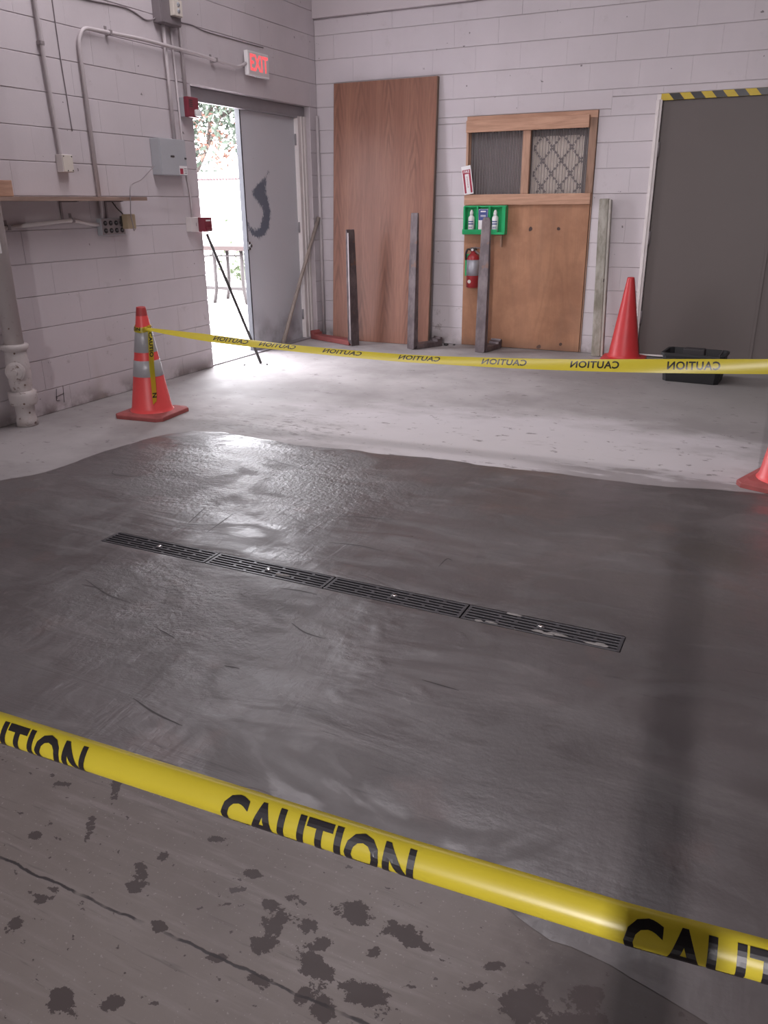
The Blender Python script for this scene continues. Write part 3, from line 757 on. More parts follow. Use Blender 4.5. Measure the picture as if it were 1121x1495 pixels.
corr_pane(-2.785, -2.278).build('corrugated_pane', M['corr'], bd, label='dark corrugated pane', fix=False)
corr_pane(-2.208, -1.695).build('corrugated_pane', M['corr'], bd, label='corrugated pane with pale lattice behind', fix=False)
MB().box(-2.83, -1.61, YB+.14, YB+.22, 0, 2.06).box(-2.811, -2.806, YB+.008, YB+.15, 0, 2.04).build('backing', M['door_dark'], bd)
MB().box(-2.786, -2.777, YB+.018, YB+.034, 1.388, 1.985).build('pane_bead', M['stud_v'], bd)
# pale lattice screen leaning behind the right pane
ls = thing('lattice_screen', 'pale screen with dark diamond lattice behind the right corrugated pane', 'screen', (-1.98, YB+.06, 1.385), 0, None, True)
M['screen'] = mat('pale_screen', (.84, .79, .68), .8, var=.1)
M['screen_line'] = mat('lattice_line', (.10, .085, .09), .7)
MB().box(-2.205, -1.75, YB+.058, YB+.064, 1.385, 1.86).build('sheet', M['screen'], ls)
dashes = MB()
def dash_line(p, q):
    p, q = Vector(p), Vector(q); L = (q-p).length; n = int(L/.034)
    d = (q-p).normalized(); w = Vector((-d.y, d.x))*.008
    for k in range(n):
        a = p+d*(k*.034); b = a+d*.022
        if not (-2.2 < a.x < -1.71 and 1.39 < a.y < 1.87 and -2.2 < b.x < -1.71 and 1.39 < b.y < 1.87): continue
        dashes.prism([tuple(a-w), tuple(b-w), tuple(b+w), tuple(a+w)], 'y', YB+.047, YB+.0575)
for k in range(-6, 7):
    cxx = -2.11+k*.17
    dash_line((cxx-.4, 1.66-.5), (cxx+.4, 1.66+.5)); dash_line((cxx-.4, 1.66+.5), (cxx+.4, 1.66-.5))
dashes.build('lattice', M['screen_line'], ls)

# eyewash station, bottles, card
ew = thing('eyewash_station', 'green plastic eyewash station on plywood above the fire extinguisher', 'eyewash', (-2.59, YB-.012, 1.04), 0, None, True)
yb = YB-.0125
m = MB().box(-2.80, -2.385, yb-.012, yb, 1.04, 1.292, .004)
m.build('back_shell', M['green'], ew)
m = MB().box(-2.80, -2.385, yb-.085, yb-.010, 1.04, 1.062, .006).box(-2.80, -2.46, yb-.085, yb-.075, 1.05, 1.085, .004); m.build('bottle_tray', M['green'], ew)
for a, b in ((-2.80, -2.775), (-2.672, -2.648), (-2.552, -2.53), (-2.425, -2.385)):
    MB().prism([(a, yb-.01), (b, yb-.01), (b-.004, yb-.07), (a+.004, yb-.07)], 'z', 1.055, 1.284).build('divider', M['green'], ew)
MB().box(-2.80, -2.385, yb-.05, yb-.010, 1.276, 1.292, .005).build('top_lip', M['green'], ew)
MB().box(-2.44, -2.425, yb-.03, yb-.01, .93, 1.04).build('drip_tube', M['stile_dark'], ew)
cd = tag(MB().box(-2.645, -2.555, yb-.0738, yb-.0715, 1.062, 1.262, .001).build('instruction_card', M['white'], None, (-2.6, yb-.0805, 1.062)), 'blue and white instruction card between the two eyewash bottles', 'card')
MB().box(-2.643, -2.557, yb-.0744, yb-.0737, 1.165, 1.26).build('blue_header', M['blue'], cd, origin=(-2.6, yb-.0805, 1.062))
for z in (1.235, 1.205, 1.195):
    MB().box(-2.625, -2.575, yb-.0749, yb-.0743, z, z+(.012 if z > 1.22 else .005)).build('print_line', M['white'], cd, origin=(-2.6, yb-.0805, 1.062))
def bottle(x, label):
    b = thing('eyewash_bottle', label, 'bottle', (x, yb-.044, 1.063), 0, 'bottles in the eyewash station')
    MB().lathe([(.026, 0), (.030, .004), (.030, .115), (.028, .128), (.016, .142), (.014, .145)], seg=20).build('body', M['white'], b)
    MB().lathe([(.017, .143), (.017, .172), (.013, .178), (.008, .192), (.0, .193)], seg=16).build('cap', M['white'], b)
    m = MB()
    for z0, z1, w in ((.085, .095, .9), (.064, .075, .95), (.040, .044, .6), (.033, .036, .6)):
        vs = []; fs = []
        for k in range(9):
            t = -math.pi/2+(k-4)/4*w; c, s = .0304*math.cos(t), .0304*math.sin(t); vs += [(c, s, z0), (c, s, z1)]
        for k in range(8): fs.append((2*k, 2*k+2, 2*k+3, 2*k+1))
        m.add(vs, fs, True)
    m.build('print', M['blue'], b)
bottle(-2.723, 'white eyewash bottle in the left bay of the green station')
bottle(-2.492, 'white eyewash bottle in the right bay, half behind the fork')

# fire extinguisher
ex = thing('fire_extinguisher', 'red fire extinguisher with silver label hanging on the plywood', 'extinguisher', (-2.685, YB-.085, .56))
MB().lathe([(.050, 0), (.060, .006), (.060, .115), (.0605, .116)], seg=24).build('lower_body', M['ext_red'], ex)
MB().lathe([(.0605, .112), (.0605, .255)], seg=24).build('label_band', M['silver'], ex)
MB().lathe([(.060, .25), (.060, .262), (.052, .288), (.030, .308), (.024, .312), (.024, .335)], seg=24).build('shoulder', M['ext_red'], ex)
MB().box(-.022, .022, -.022, .022, .33, .362, .004).build('valve', M['rod'], ex)
MB().prism([(-.03, .362), (.02, .372), (.085, .362), (.085, .352), (.02, .360), (-.03, .35)], 'y', -.011, .011).build('lever', M['chrome'], ex)
MB().prism([(.0, .345), (.02, .345), (.085, .30), (.08, .292), (.0, .335)], 'y', -.011, .011).build('carry_handle', M['chrome'], ex)
MB().tube([(-.02, 0, .345), (-.055, -.01, .35), (-.072, -.012, .31), (-.07, -.005, .25)], .009, 8, .03).build('hose', M['black'], ex)
MB().lathe([(.011, 0), (.011, .012), (.0, .013)], (0, 0, 0), 'y', 14).build('gauge', M['white'], ex).location = (.0, -.034, .345)
MB().lathe([(.017, 0), (.017, .002), (0, .002)], (0, 0, 0), 'y', 16).build('sticker', M['cream'], ex).location = (-.012, -.0625, .06)
MB().box(-.012, .012, .055, .0725, .28, .36, .002).build('wall_hook', M['rod'], ex)
tag(MB().box(-2.79, -2.70, YB-.0165, YB-.0125, .66, .86, .001).build('green_placard', M['green'], None, (-2.745, YB-.0145, .66)), 'green placard on plywood behind the fire extinguisher', 'sign')
# extinguisher sign, tilted
sg = thing('extinguisher_sign', 'tilted red and white fire extinguisher arrow sign at the left stile', 'sign', (-2.757, YB-.049, 1.39))
sg.rotation_euler = (0, R(-9), 0)
MB().box(-.046, .046, -.003, .0, 0, .245, .0008).build('plate', M['white'], sg)
MB().box(-.038, -.020, -.0042, -.0032, .012, .175).box(.020, .038, -.0042, -.0032, .012, .175).box(-.038, .038, -.0042, -.0032, .175, .212).build('red_field', M['sign_red'], sg)
MB().prism([(-.012, .165), (.012, .165), (.012, .045), (.022, .045), (0, .012), (-.022, .045), (-.012, .045)], 'y', -.0046, -.0034).build('arrow', M['white'], sg)
flat_text('FIRE', .030, frame_of((0, -.0046, .194), (1, 0, 0), (0, 0, 1)), 'lettering', M['white'], sg, .0006)
flat_text('EXTINGUISHER', .014, frame_of((0, -.0050, .105), (0, 0, -1), (1, 0, 0)), 'lettering', M['sign_red'], sg, .0002)

# big oak faced panel leaning on the back wall
op = thing('oak_panel', 'tall oak veneered door panel leaning on the white block wall', 'panel', (-3.617, 7.40, 0))
lean = math.atan2(YB-.045-7.40, 2.38)
op.rotation_euler = (-lean, 0, R(.8))
MB().box(-.532, .532, 0, .038, .002, 2.392, .002).build('core', M['oak_edge'], op)
MB().box(-.528, .528, -.003, .0005, .004, 2.390).build('veneer', M['oak'], op)

# forklift forks (blade up, heel and shank on the floor)
def fork(loc, rotz, label, blade, foot, leanx, bm_, fm_, tip):
    """local: blade rises at the origin, foot runs along +y, width along x"""
    f = thing('forklift_fork', label, 'fork', loc, rotz, 'steel forklift forks leaning at the back wall')
    w = .052; m = MB()
    prof = [(0, .0), (0, .28, ), (.006, blade*.62), (.016, blade-.03), (.020, blade), (.030, blade), (.034, blade-.04), (.044, blade*.6), (.052, .10), (.062, .055)]
    prof = [(p[0]+p[1]*leanx, p[1]) for p in prof]
    n = len(prof)
    vs = []; 
    for sx in (-1, 1):
        for (y, z) in prof:
            ww = w if z < blade-.07 else w*(.97 if not tip else (.86 if z < blade-.015 else .55))
            vs.append((sx*ww, y, z))
    fs = [tuple(range(n)), tuple(range(n, 2*n))]+[(i, (i+1) % n, n+(i+1) % n, n+i) for i in range(n)]
    m.add(vs, fs); o = m.build('blade', bm_, f)
    bv = o.modifiers.new('bevel', 'BEVEL'); bv.width = .006; bv.segments = 2; bv.limit_method = 'ANGLE'
    s = MB().box(-w, w, .045, foot, 0.002, .05, .006); s.build('shank', fm_, f)
    MB().prism([(foot-.06, .05), (foot, .05), (foot, .085), (foot-.02, .092), (foot-.03, .075), (foot-.06, .07)], 'x', -w, w).build('hook', fm_, f)
    return f
fork((-3.165, 7.155, 0), R(-28), 'worn steel fork standing at the oak panel right edge', 1.235, .36, .02, M['fork'], M['fork'], False)
fork((-2.49, 7.235, 0), R(-11), 'dark rounded fork standing before the eyewash and extinguisher', 1.195, .33, .02, M['fork'], M['fork'], True)
f1 = fork((-3.75, 7.135, 0), R(68), 'fork with red painted shank lying along the floor toward the corner', 1.09, .66, .02, M['fork'], M['fork_red'], False)
MB().prism([(-.0005, .06), (-.004, .30), (-.003, 1.06), (.012, 1.06), (.012, .06)], 'x', -.0535, -.050).build('lit_edge', M['fork_lit'], f1, label='pale strip painted as the lit edge of the blade').location = (0, .012, 0)

# weathered square post leaning right of the boarded doorway
wp = thing('weathered_post', 'grey green weathered square post leaning beside the red cone', 'post', (-1.445, 7.455, 0), R(4))
wp.rotation_euler = (-math.atan2(.07, 1.34), R(-2.2), R(3))
MB().box(-.050, .030, 0, .085, .003, 1.345, .008).build('shaft', M['post'], wp)
MB().box(.0305, .052, .004, .08, .003, 1.335, .005).build('side_face', M['post_side'], wp, label='paler right face')

# ------------------------------------------------------------------ traffic cones
def cone(label, loc, rotz, body, base_m, collars=True):
    c = thing('traffic_cone', label, 'cone', loc, rotz)
    h = .185; k = .035
    pts = [(-h+k, -h), (h-k, -h), (h, -h+k), (h, h-k), (h-k, h), (-h+k, h), (-h, h-k), (-h, -h+k)]
    m = MB(); n = 8; vs = []
    for s_, z in ((1, 0.001), (1, .020), (.985, .026), (.80, .036)):
        vs += [(p[0]*s_, p[1]*s_, z) for p in pts]
    fs = [tuple(range(8))[::-1], tuple(range(24, 32))]
    for L in range(3): fs += [(L*8+i, L*8+(i+1) % 8, L*8+8+(i+1) % 8, L*8+8+i) for i in range(8)]
    m.add(vs, fs); m.build('base', base_m, c)
    rr = lambda z: .135+(z-.03)/.68*(.029-.135)
    MB().lathe([(.150, .030), (.140, .040), (rr(.06), .06), (rr(.3), .3), (rr(.62), .62), (rr(.655), .655)], seg=40, cap=False).build('body', body, c)
    MB().lathe([(rr(.65), .65), (rr(.70), .70), (.0285, .709), (.022, .71), (.020, .69), (.018, .66), (0, .66)], seg=28, cap=False).build('tip', M['cone_tip'] if collars else body, c)
    if collars:
        for a, b in ((.268, .372), (.424, .578)):
            MB().lathe([(rr(a)+.0005, a), (rr(a)+.002, a+.001), (rr(b)+.002, b-.001), (rr(b)+.0005, b)], seg=40, cap=False).build('reflective_collar', M['collar'], c)
    return c
cone('orange cone with two grey reflective collars near the left wall', (-3.72, 4.115, 0), R(5.7), M['orange'], M['orange_dirty'])
cone('plain red cone standing between the weathered post and brown grey door', (-1.195, 7.375, 0), R(3), M['cone_red'], M['cone_red'], False)
cone('orange cone cut off by the right edge, at the wet concrete corner', (.155, 4.245, 0), R(-20), M['orange'], M['orange_dirty'])
cone('orange cone left of the near caution tape, out of the picture', (-2.90, .535, 0), R(20), M['orange'], M['orange_dirty'])
cone('orange cone right of the near caution tape, out of the picture', (.72, .725, 0), R(-10), M['orange'], M['orange_dirty'])

# ------------------------------------------------------------------ caution tape
def tape(label, path, section, words, mirrored, group, size, sx, bold):
    """path(s)->(point, tangent) along the length, section(s, w)->offset vector from the path and its outward normal"""
    L = path.length; t = thing('caution_tape', label, 'tape', tuple(path.at(0)), 0, group, True)
    n = max(40, int(L/.03)); K = 14; vs = []; fs = []
    for i in range(n+1):
        s = L*i/n
        for k in range(K+1):
            p, _ = section(path, s, -1+2*k/K); vs.append(tuple(p))
    for i in range(n):
        for k in range(K):
            a = i*(K+1)+k; fs.append((a, a+1, a+K+2, a+K+1))
    MB().add(vs, fs, True).build('film', M['tape'], t, fix=False)
    for sc_, shift in words:
        bm = text_bm('CAUTION', size, bold, (.012, .005), sx)
        for v in bm.verts:
            s = sc_+(-v.co.x if mirrored else v.co.x); w = (v.co.y+shift)/.038
            p, nn = section(path, min(max(s, 0), L), max(-1, min(1, w))); v.co = p+nn*.0007
        MB().bm(bm).build('lettering', M['ink'], t, fix=False)
    return t
class Path:
    def __init__(s, pts, sag=0.0):
        P = [Vector(p) for p in pts]; s.P = P; s.c = [0]
        for a, b in zip(P, P[1:]): s.c.append(s.c[-1]+(b-a).length)
        s.length = s.c[-1]
    def at(s, t):
        for i in range(len(s.P)-1):
            if t <= s.c[i+1] or i == len(s.P)-2:
                f = (t-s.c[i])/(s.c[i+1]-s.c[i]); return s.P[i].lerp(s.P[i+1], f)
    def tan(s, t):
        a = s.at(max(0, t-.02)); b = s.at(min(s.length, t+.02)); return (b-a).normalized()
# far tape, seen from its back so the printing reads reversed
FP = Path(catmull([(-3.655, 4.075, .578), (-3.35, 4.085, .556), (-2.9, 4.105, .530), (-2.4, 4.13, .511), (-1.9, 4.155, .5015), (-1.4, 4.18, .509), (-.93, 4.20, .525), (-.46, 4.225, .550), (0, 4.245, .578), (.075, 4.248, .585)]))
def far_section(path, s, w):
    p = path.at(s); T = path.tan(s)
    roll = np.interp(s, [0, .2, .55, 1.0, 1.95, 2.75, 3.3, 3.9], [R(72), R(62), R(55), R(68), R(62), R(42), R(18), R(2)])
    hw = np.interp(s, [0, .12, .4, 1.0, 4], [.016, .022, .030, .0345, .0355])
    up = Vector((0, 0, 1)); up = (up-T*up.dot(T)).normalized(); nrm = T.cross(up)     # horizontal, away from / towards camera
    if nrm.y > 0: nrm = -nrm
    d = up*math.cos(roll)-nrm*math.sin(roll)
    nn = T.cross(d); 
    if nn.y > 0: nn = -nn
    return p+d*(w*hw)+nn*(.004*(1-w*w)), nn
def s_of_x(x):
    lo = 0
    for i in range(400):
        s = FP.length*i/399
        if FP.at(s).x >= x: return s
    return FP.length
far_words = [(s_of_x(x), 0.0) for x in (-3.02, -2.70, -2.27, -1.79, -1.30, -.83, -.352)]
tape('yellow caution tape strung along the rear edge of the wet concrete', FP, far_section, far_words, True, None, .060, .88, .0016)
# near tape, rolled into a loose gutter shape
NP = Path([(-2.850, .538, .628), (-1.750, .590, .626), (-.94, .630, .625), (-.532, .650, .620), (-.294, .662, .617), (-.044, .676, .617), (.084, .688, .618), (.670, .722, .625)])
def near_section(path, s, w):
    p = path.at(s); T = path.tan(s)
    up = Vector((0, 0, 1)); up = (up-T*up.dot(T)).normalized(); nrm = T.cross(up)
    if nrm.y > 0: nrm = -nrm
    rad = .0205; half = .038
    mid = R(20)                                                # centre of the strip faces up and to the camera
    a = mid-w*half/rad
    a = mid-w*1.75
    # w=+1 is the upper edge (turned away over the top), w=-1 the lower edge
    ang = R(8)+w*R(100)
    d = nrm*math.cos(ang)+up*math.sin(ang)
    sq = 1/(abs(math.cos(ang-R(40)))**2.6+abs(math.sin(ang-R(40)))**2.6)**(1/2.6)
    return p+d*rad*sq-up*.0, d
near_words = []
tape('yellow caution tape crossing the foreground, rolled into a gutter', NP, near_section, [(np.linalg.norm(np.array(NP.at(0))-np.array((x, .65, .62))), -.005) for x in (-.874, -.4045, .078)], False, None, .068, .80, .0022)
# tape tied round the left cone, with a hanging tail
tie = thing('tape_tie', 'yellow caution tape knotted round the left cone with hanging tail', 'tape', (-3.72, 4.115, .56), 0, None, True)
C0 = Vector((-3.72, 4.115, 0)); rr = lambda z: .135+(z-.03)/.68*(.029-.135)
vs = []; fs = []
for k in range(33):
    t = 2*math.pi*k/32
    for j in range(5):
        z = .556+.034*j/4+.006*math.sin(2*t+1); r = rr(z)+.005+.002*math.sin(5*t+j); vs.append((C0.x+r*math.cos(t), C0.y+r*math.sin(t), z))
for k in range(32):
    for j in range(4): a = k*5+j; fs.append((a, a+1, a+6, a+5))
MB().add(vs, fs, True).build('band', M['tape'], tie, fix=False)
bm = text_bm('CAUTION CAUTION', .036, .001, (.01, .005), .9)
for v in bm.verts:
    z = .573+v.co.y*.8; t = -math.pi*.33+v.co.x/(rr(.573)); r = rr(z)+.0085; v.co = Vector((C0.x+r*math.cos(t), C0.y+r*math.sin(t), z))
MB().bm(bm).build('lettering', M['ink'], tie, fix=False)
def tail_pt(z, w):
    """w across the strip in metres; the tail lies on the cone's camera side"""
    th = math.atan2(-4.115, 3.72)+np.interp(z, [.10, .35, .56], [.14, .30, .62])
    r = rr(max(z, .06))+.009+.006*math.sin(z*14)*.5
    e = Vector((math.cos(th), math.sin(th), 0)); s_ = Vector((-e.y, e.x, 0))
    return C0+e*r+s_*w+Vector((0, 0, z)), e
vs = []; fs = []
for i in range(31):
    z = .105+(.572-.105)*i/30; hw = np.interp(z, [.1, .16, .35, .5, .57], [.011, .015, .016, .018, .012])
    for j in range(5): vs.append(tuple(tail_pt(z+(.01*(j-2)/2 if i == 0 else 0), hw*(j-2)/2)[0]))
for i in range(30):
    for j in range(4): a = i*5+j; fs.append((a, a+1, a+6, a+5))
tl = MB().add(vs, fs, True).build('tail', M['tape'], tie, fix=False)
for body, zc, sz in (('CAUTIO', .475, .042), ('N', .155, .046)):
    bm = text_bm(body, sz, .0015, (.008, .006), .95)
    for v in bm.verts:
        p, e = tail_pt(zc-v.co.x, max(-.016, min(.016, v.co.y*.8))); v.co = p+e*.0012
    MB().bm(bm).build('lettering', M['ink'], tie, fix=False)
bm = bmesh.new(); bmesh.ops.create_icosphere(bm, subdivisions=2, radius=1)
for v in bm.verts: v.co = Vector((-3.662, 4.072, .575))+Vector((v.co.x*.018, v.co.y*.014, v.co.z*.014))*(1+.35*mnoise.noise(v.co*3))
MB().bm(bm, True).build('knot', M['tape'], tie)
# ties round the two cones that hold the near tape and the right cone
for (cx, cy), lb in (((.155, 4.245), 'cone at the right edge'), ((-2.90, .535), 'cone left of the near tape'), ((.72, .725), 'cone right of the near tape')):
    t2 = thing('tape_tie', 'yellow caution tape tied round the '+lb, 'tape', (cx, cy, .58), 0, None, True)
    MB().lathe([(rr(.565)+.004, .565), (rr(.585)+.006, .585), (rr(.612)+.004, .612)], (cx, cy, 0), seg=28, cap=False).build('band', M['tape'], t2, fix=False)

# ------------------------------------------------------------------ other floor things
tb = thing('plastic_tote', 'low black plastic tote on the floor before the brown grey door', 'tote', (-.545, 6.72, 0), R(-4))
def tote_ring(wx, wy, z, k=.03):
    return [(-wx+k, -wy, z), (wx-k, -wy, z), (wx, -wy+k, z), (wx, wy-k, z), (wx-k, wy, z), (-wx+k, wy, z), (-wx, wy-k, z), (-wx, -wy+k, z)]
m = MB(); rings = [tote_ring(.205, .135, .002), tote_ring(.222, .150, .20), tote_ring(.232, .160, .202), tote_ring(.232, .160, .222), tote_ring(.214, .142, .222), tote_ring(.196, .126, .02)]
vs = [p for r in rings for p in r]; fs = [tuple(range(8))[::-1], tuple(range(40, 48))]
for L in range(5): fs += [(L*8+i, L*8+(i+1) % 8, L*8+8+(i+1) % 8, L*8+8+i) for i in range(8)]
m.add(vs, fs).build('tub', M['tote'], tb)
MB().box(-.10, .06, .03, .12, .03, .235, .01).build('bundle', M['rubber'], tb)
MB().tube([(.18, -.10, .20), (.20, .02, .245), (.17, .10, .205)], .006, 6, .03).build('handle', M['rubber'], tb)

rd = tag(MB().tube([(-4.078, 5.953, .004), (-4.352, 5.690, 1.095)], .0125, 10).build('steel_rod', M['rod'], None, (-4.078, 5.953, 0)), 'thin dark steel rod leaning across the bright open doorway', 'rod')
rd2 = thing('wooden_pole', 'weathered wooden pole leaning against the closed grey door leaf', 'pole', (-4.40, 6.86, 0), 0, None, True)
MB().tube([(-4.425, 6.86, .006), (-4.415, 7.02, .28), (-4.395, 7.25, .68), (-4.352, 7.535, 1.19)], [.024, .019, .018, .019], 10).build('shaft', M['pole_wood'], rd2)
for p, r, lb in (((-2.93, 7.50), .024, 'larger dark rubble chip on the floor left of the plywood'), ((-2.86, 7.54), .013, 'smaller dark rubble chip on the floor left of the plywood'), ((-4.0, 5.93), .010, 'dark rubble chip just right of the steel rod foot'), ((-4.17, 5.83), .009, 'dark rubble chip on the floor left of the steel rod')):
    bm = bmesh.new(); bmesh.ops.create_icosphere(bm, subdivisions=2, radius=r)
    for v in bm.verts: v.co = v.co*(1+.4*mnoise.noise(v.co*60+Vector((p[0]*9, 0, 0)))); v.co.z = max(v.co.z*.6, -r*.4)
    tag(MB().bm(bm).build('rubble_chip', M['rod'], None, (0, 0, 0)), lb, 'rubble').location = (p[0], p[1], r*.4)

# ------------------------------------------------------------------ left wall: stack pipe, shelf, electrics
px_, py_ = XL+.100, 3.562
sp = thing('drain_pipe', 'white cast iron drain pipe with cleanout at the left wall foot', 'pipe', (px_, py_, 0))
MB().lathe([(.058, .50), (.058, 4.38)], seg=24).build('riser', M['pipe_paint'], sp)
MB().lathe([(.070, .478), (.074, .485), (.082, .490), (.083, .512), (.076, .518), (.060, .520)], seg=28).build('hub', M['pipe_paint'], sp)
MB().lathe([(.066, .48), (.066, .43), (.070, .40), (.072, .34), (.068, .27), (.062, .235), (.064, .222)], seg=28).build('tee_body', M['pipe_paint'], sp)
MB().lathe([(.074, .228), (.086, .222), (.087, .20), (.085, .15), (.078, .138), (.060, .130), (.058, .06), (.064, .04), (.066, .002)], seg=28).build('foot_hub', M['pipe_paint'], sp)
dirv = Vector((.62, -.785, 0))
q = MB().lathe([(.052, .0), (.052, .085), (.058, .088), (.058, .108), (.046, .112), (.046, .118), (.018, .120), (.018, .138), (0, .138)], axis='x', seg=24, smooth=False).build('cleanout_plug', M['pipe_paint'], sp)
q.location = (0, 0, .362); q.rotation_euler = (0, 0, math.atan2(dirv.y, dirv.x))
for (a, z, r) in ((-.8, .47, .006), (-.7, .155, .007), (-.95, .62, .005), (-.35, .27, .006), (-.3, .09, .006)):
    rad = .084 if .14 < z < .225 else (.060 if z > .52 or z < .13 else .069)
    b = MB().lathe([(r, 0), (r*.9, .003), (0, .0035)], axis='x', seg=9).build('rust_spot', M['rust'], sp, label='dark rust spot')
    b.location = (rad*math.cos(a)*.985, rad*math.sin(a)*.985, z); b.rotation_euler = (0, 0, a)
# torn sticker on the pipe
st = MB(); vs = []
for k in range(9):
    t = -1.25+.9*k/8; vs += [(.0588*math.cos(t), .0588*math.sin(t), 1.06), (.0588*math.cos(t), .0588*math.sin(t), 1.125)]
st.add(vs, [(2*k, 2*k+2, 2*k+3, 2*k+1) for k in range(8)], True).build('sticker', M['white'], sp, fix=False)
# shelf board notched round the pipe
sh = thing('wall_shelf', 'narrow wooden wall shelf above the outlet box', 'shelf', (XL, 4.0, 1.35), 0, None, True)
nl, nr_ = py_-.063, py_+.063
MB().prism([(XL+.001, 2.7), (XL+.25, 2.7), (XL+.25, 4.752), (XL+.001, 4.752), (XL+.001, nr_), (px_+.062, nr_), (px_+.062, nl), (XL+.001, nl)], 'z', 1.350, 1.374).build('board', M['shelf_wood'], sh)
for y in (3.2, 4.19, 4.60):
    MB().box(XL+.001, XL+.16, y-.008, y+.008, 1.343, 1.3495).box(XL+.001, XL+.008, y-.008, y+.008, 1.22, 1.345).build('bracket', M['conduit_dark'], sh)
tag(MB().box(XL+.19, XL+.228, 2.8, 3.632, 1.3745, 1.462, .003).build('wood_block', M['block_wood'], None, (XL+.2, 3.2, 1.3745)), 'short brown board standing on edge on the left end of the shelf', 'board')

def conduit(label, paths, r, m, fil=.08, clips=()):
    t = thing('conduit', label, 'conduit', tuple(paths[0][0]), 0, None, True)
    for p in paths: MB().tube(p, r, 10, fil).build('tube', m, t)
    for (x, y, z, horiz) in clips:
        if horiz: MB().box(XL+.0005, x+r+.002, y-.010, y+.010, z-r-.003, z+r+.003).box(XL+.0005, XL+.005, y-.01, y+.01, z+r, z+r+.03).build('strap', M['conduit_dark'], t)
        else: MB().box(XL+.0005, x+r+.002, y-r-.003, y+r+.003, z-.010, z+.010).box(XL+.0005, XL+.005, y+r, y+r+.03, z-.01, z+.01).build('strap', M['conduit_dark'], t)
    return t
conduit('straight painted conduit dropping to the small white switch box', [[(XL+.022, 4.20, 4.38), (XL+.022, 4.20, 2.3), (XL+.022, 4.235, 1.66), (XL+.022, 4.238, 1.632)]], .0125, M['conduit_painted'], .3, [(XL+.022, 4.20, 2.26, False)])
conduit('long bent conduit running from outlet box over to the exit sign', [[(XL+.022, 4.535, 1.236), (XL+.022, 4.520, 2.32), (XL+.026, 4.57, 2.400), (XL+.058, 5.1, 2.408), (XL+.058, 5.70, 2.398), (XL+.045, 6.2, 2.378), (XL+.045, 6.29, 2.385), (XL+.048, 6.373, 2.420)]], .0125, M['conduit_painted'], .09, [(XL+.038, 4.80, 2.404, True), (XL+.052, 5.95, 2.389, True)])
conduit('upper of two conduits at the grey box, running to grey disconnect', [[(XL+.03, 5.37, 2.545), (XL+.03, 5.385, 1.786)]], .0125, M['conduit_painted'])
conduit('thin conduit passing behind disconnect down to the white alarm box', [[(XL+.014, 5.475, 2.545), (XL+.014, 5.498, 1.60), (XL+.014, 5.535, 1.40), (XL+.02, 5.53, 1.226)]], .0075, M['conduit_painted'], .1)
conduit('stout conduit dropping from the cream receptacle to red strobe', [[(XL+.022, 5.572, 2.95), (XL+.022, 5.575, 2.088)]], .0125, M['conduit_painted'])
conduit('short white conduit under the shelf entering the outlet box', [[(XL+.02, 3.70, 1.196), (XL+.02, 4.26, 1.231), (XL+.02, 4.40, 1.203), (XL+.02, 4.495, 1.195)]], .0125, M['white_paint'], .05, [(XL+.02, 4.26, 1.231, True), (XL+.02, 3.73, 1.198, True)])
conduit('slim painted pipe standing in the corner beside the oak panel', [[(XL+.016, YB-.03, .003), (XL+.016, YB-.03, 2.12)]], .015, M['conduit_painted'])
def cable(name, label, pts, r=.004, m='cable', cat='cable'):
    return tag(MB().tube(catmull(pts, 6), r, 6).build(name, M[m], None, tuple(pts[0])), label, cat)
cable('cable', 'thin grey cable hanging straight beside the painted conduit', [(XL+.004, 4.362, 4.35), (XL+.004, 4.358, 2.5), (XL+.004, 4.372, 1.98), (XL+.004, 4.38, 1.778)], .0032)
cable('cable', 'grey cable running along the wall top into the grey box', [(XL+.005, 4.2, 2.575), (XL+.005, 4.62, 2.573), (XL+.005, 4.95, 2.589), (XL+.005, 5.08, 2.583), (XL+.005, 5.2, 2.552), (XL+.012, 5.262, 2.556), (XL+.02, 5.300, 2.572)], .0055)
cable('cable', 'grey cable running from cream receptacle toward above the exit sign', [(XL+.006, 5.59, 2.596), (XL+.004, 5.75, 2.602), (XL+.004, 5.90, 2.585), (XL+.004, 6.28, 2.583), (XL+.004, 6.72, 2.585)], .004)
cable('power_cord', 'thin cord looping from disconnect box down to the tan adapter', [(XL+.05, 5.095, 1.59), (XL+.07, 5.02, 1.555), (XL+.12, 4.86, 1.49), (XL+.22, 4.66, 1.46), (XL+.262, 4.58, 1.43), (XL+.262, 4.565, 1.33), (XL+.24, 4.58, 1.26), (XL+.16, 4.68, 1.185), (XL+.12, 4.73, 1.15), (XL+.10, 4.772, 1.17)], .0035, 'conduit_dark', 'cord')
def wall_box(name, label, cat, y0, y1, z0, z1, d, m, x0=0.0005, bev=.004):
    t = thing(name, label, cat, (XL, (y0+y1)/2, z0), 0, None, True)
    MB().box(XL+x0, XL+d, y0, y1, z0, z1, bev).build('housing', m, t); return t
sw = wall_box('switch_box', 'small white switch box at the end of the straight conduit', 'box', 4.208, 4.300, 1.525, 1.632, .055, M['white_paint'])
MB().box(XL+.055, XL+.059, 4.212, 4.296, 1.529, 1.628, .001).build('cover', M['cream'], sw)
for y, z in ((4.22, 1.62), (4.288, 1.62), (4.288, 1.537), (4.245, 1.535)): MB().lathe([(.004, 0), (.004, .0015), (0, .002)], (XL+.059, y, z), 'x', 8).build('screw', M['rod'], sw)
rc = wall_box('outlet_box', 'steel box of eight dark sockets under the wall shelf', 'outlet', 4.495, 4.725, 1.124, 1.236, .042, M['grey_box'], bev=.003)
MB().box(XL+.042, XL+.045, 4.500, 4.720, 1.128, 1.232, .001).build('face_plate', M['conduit_dark'], rc)
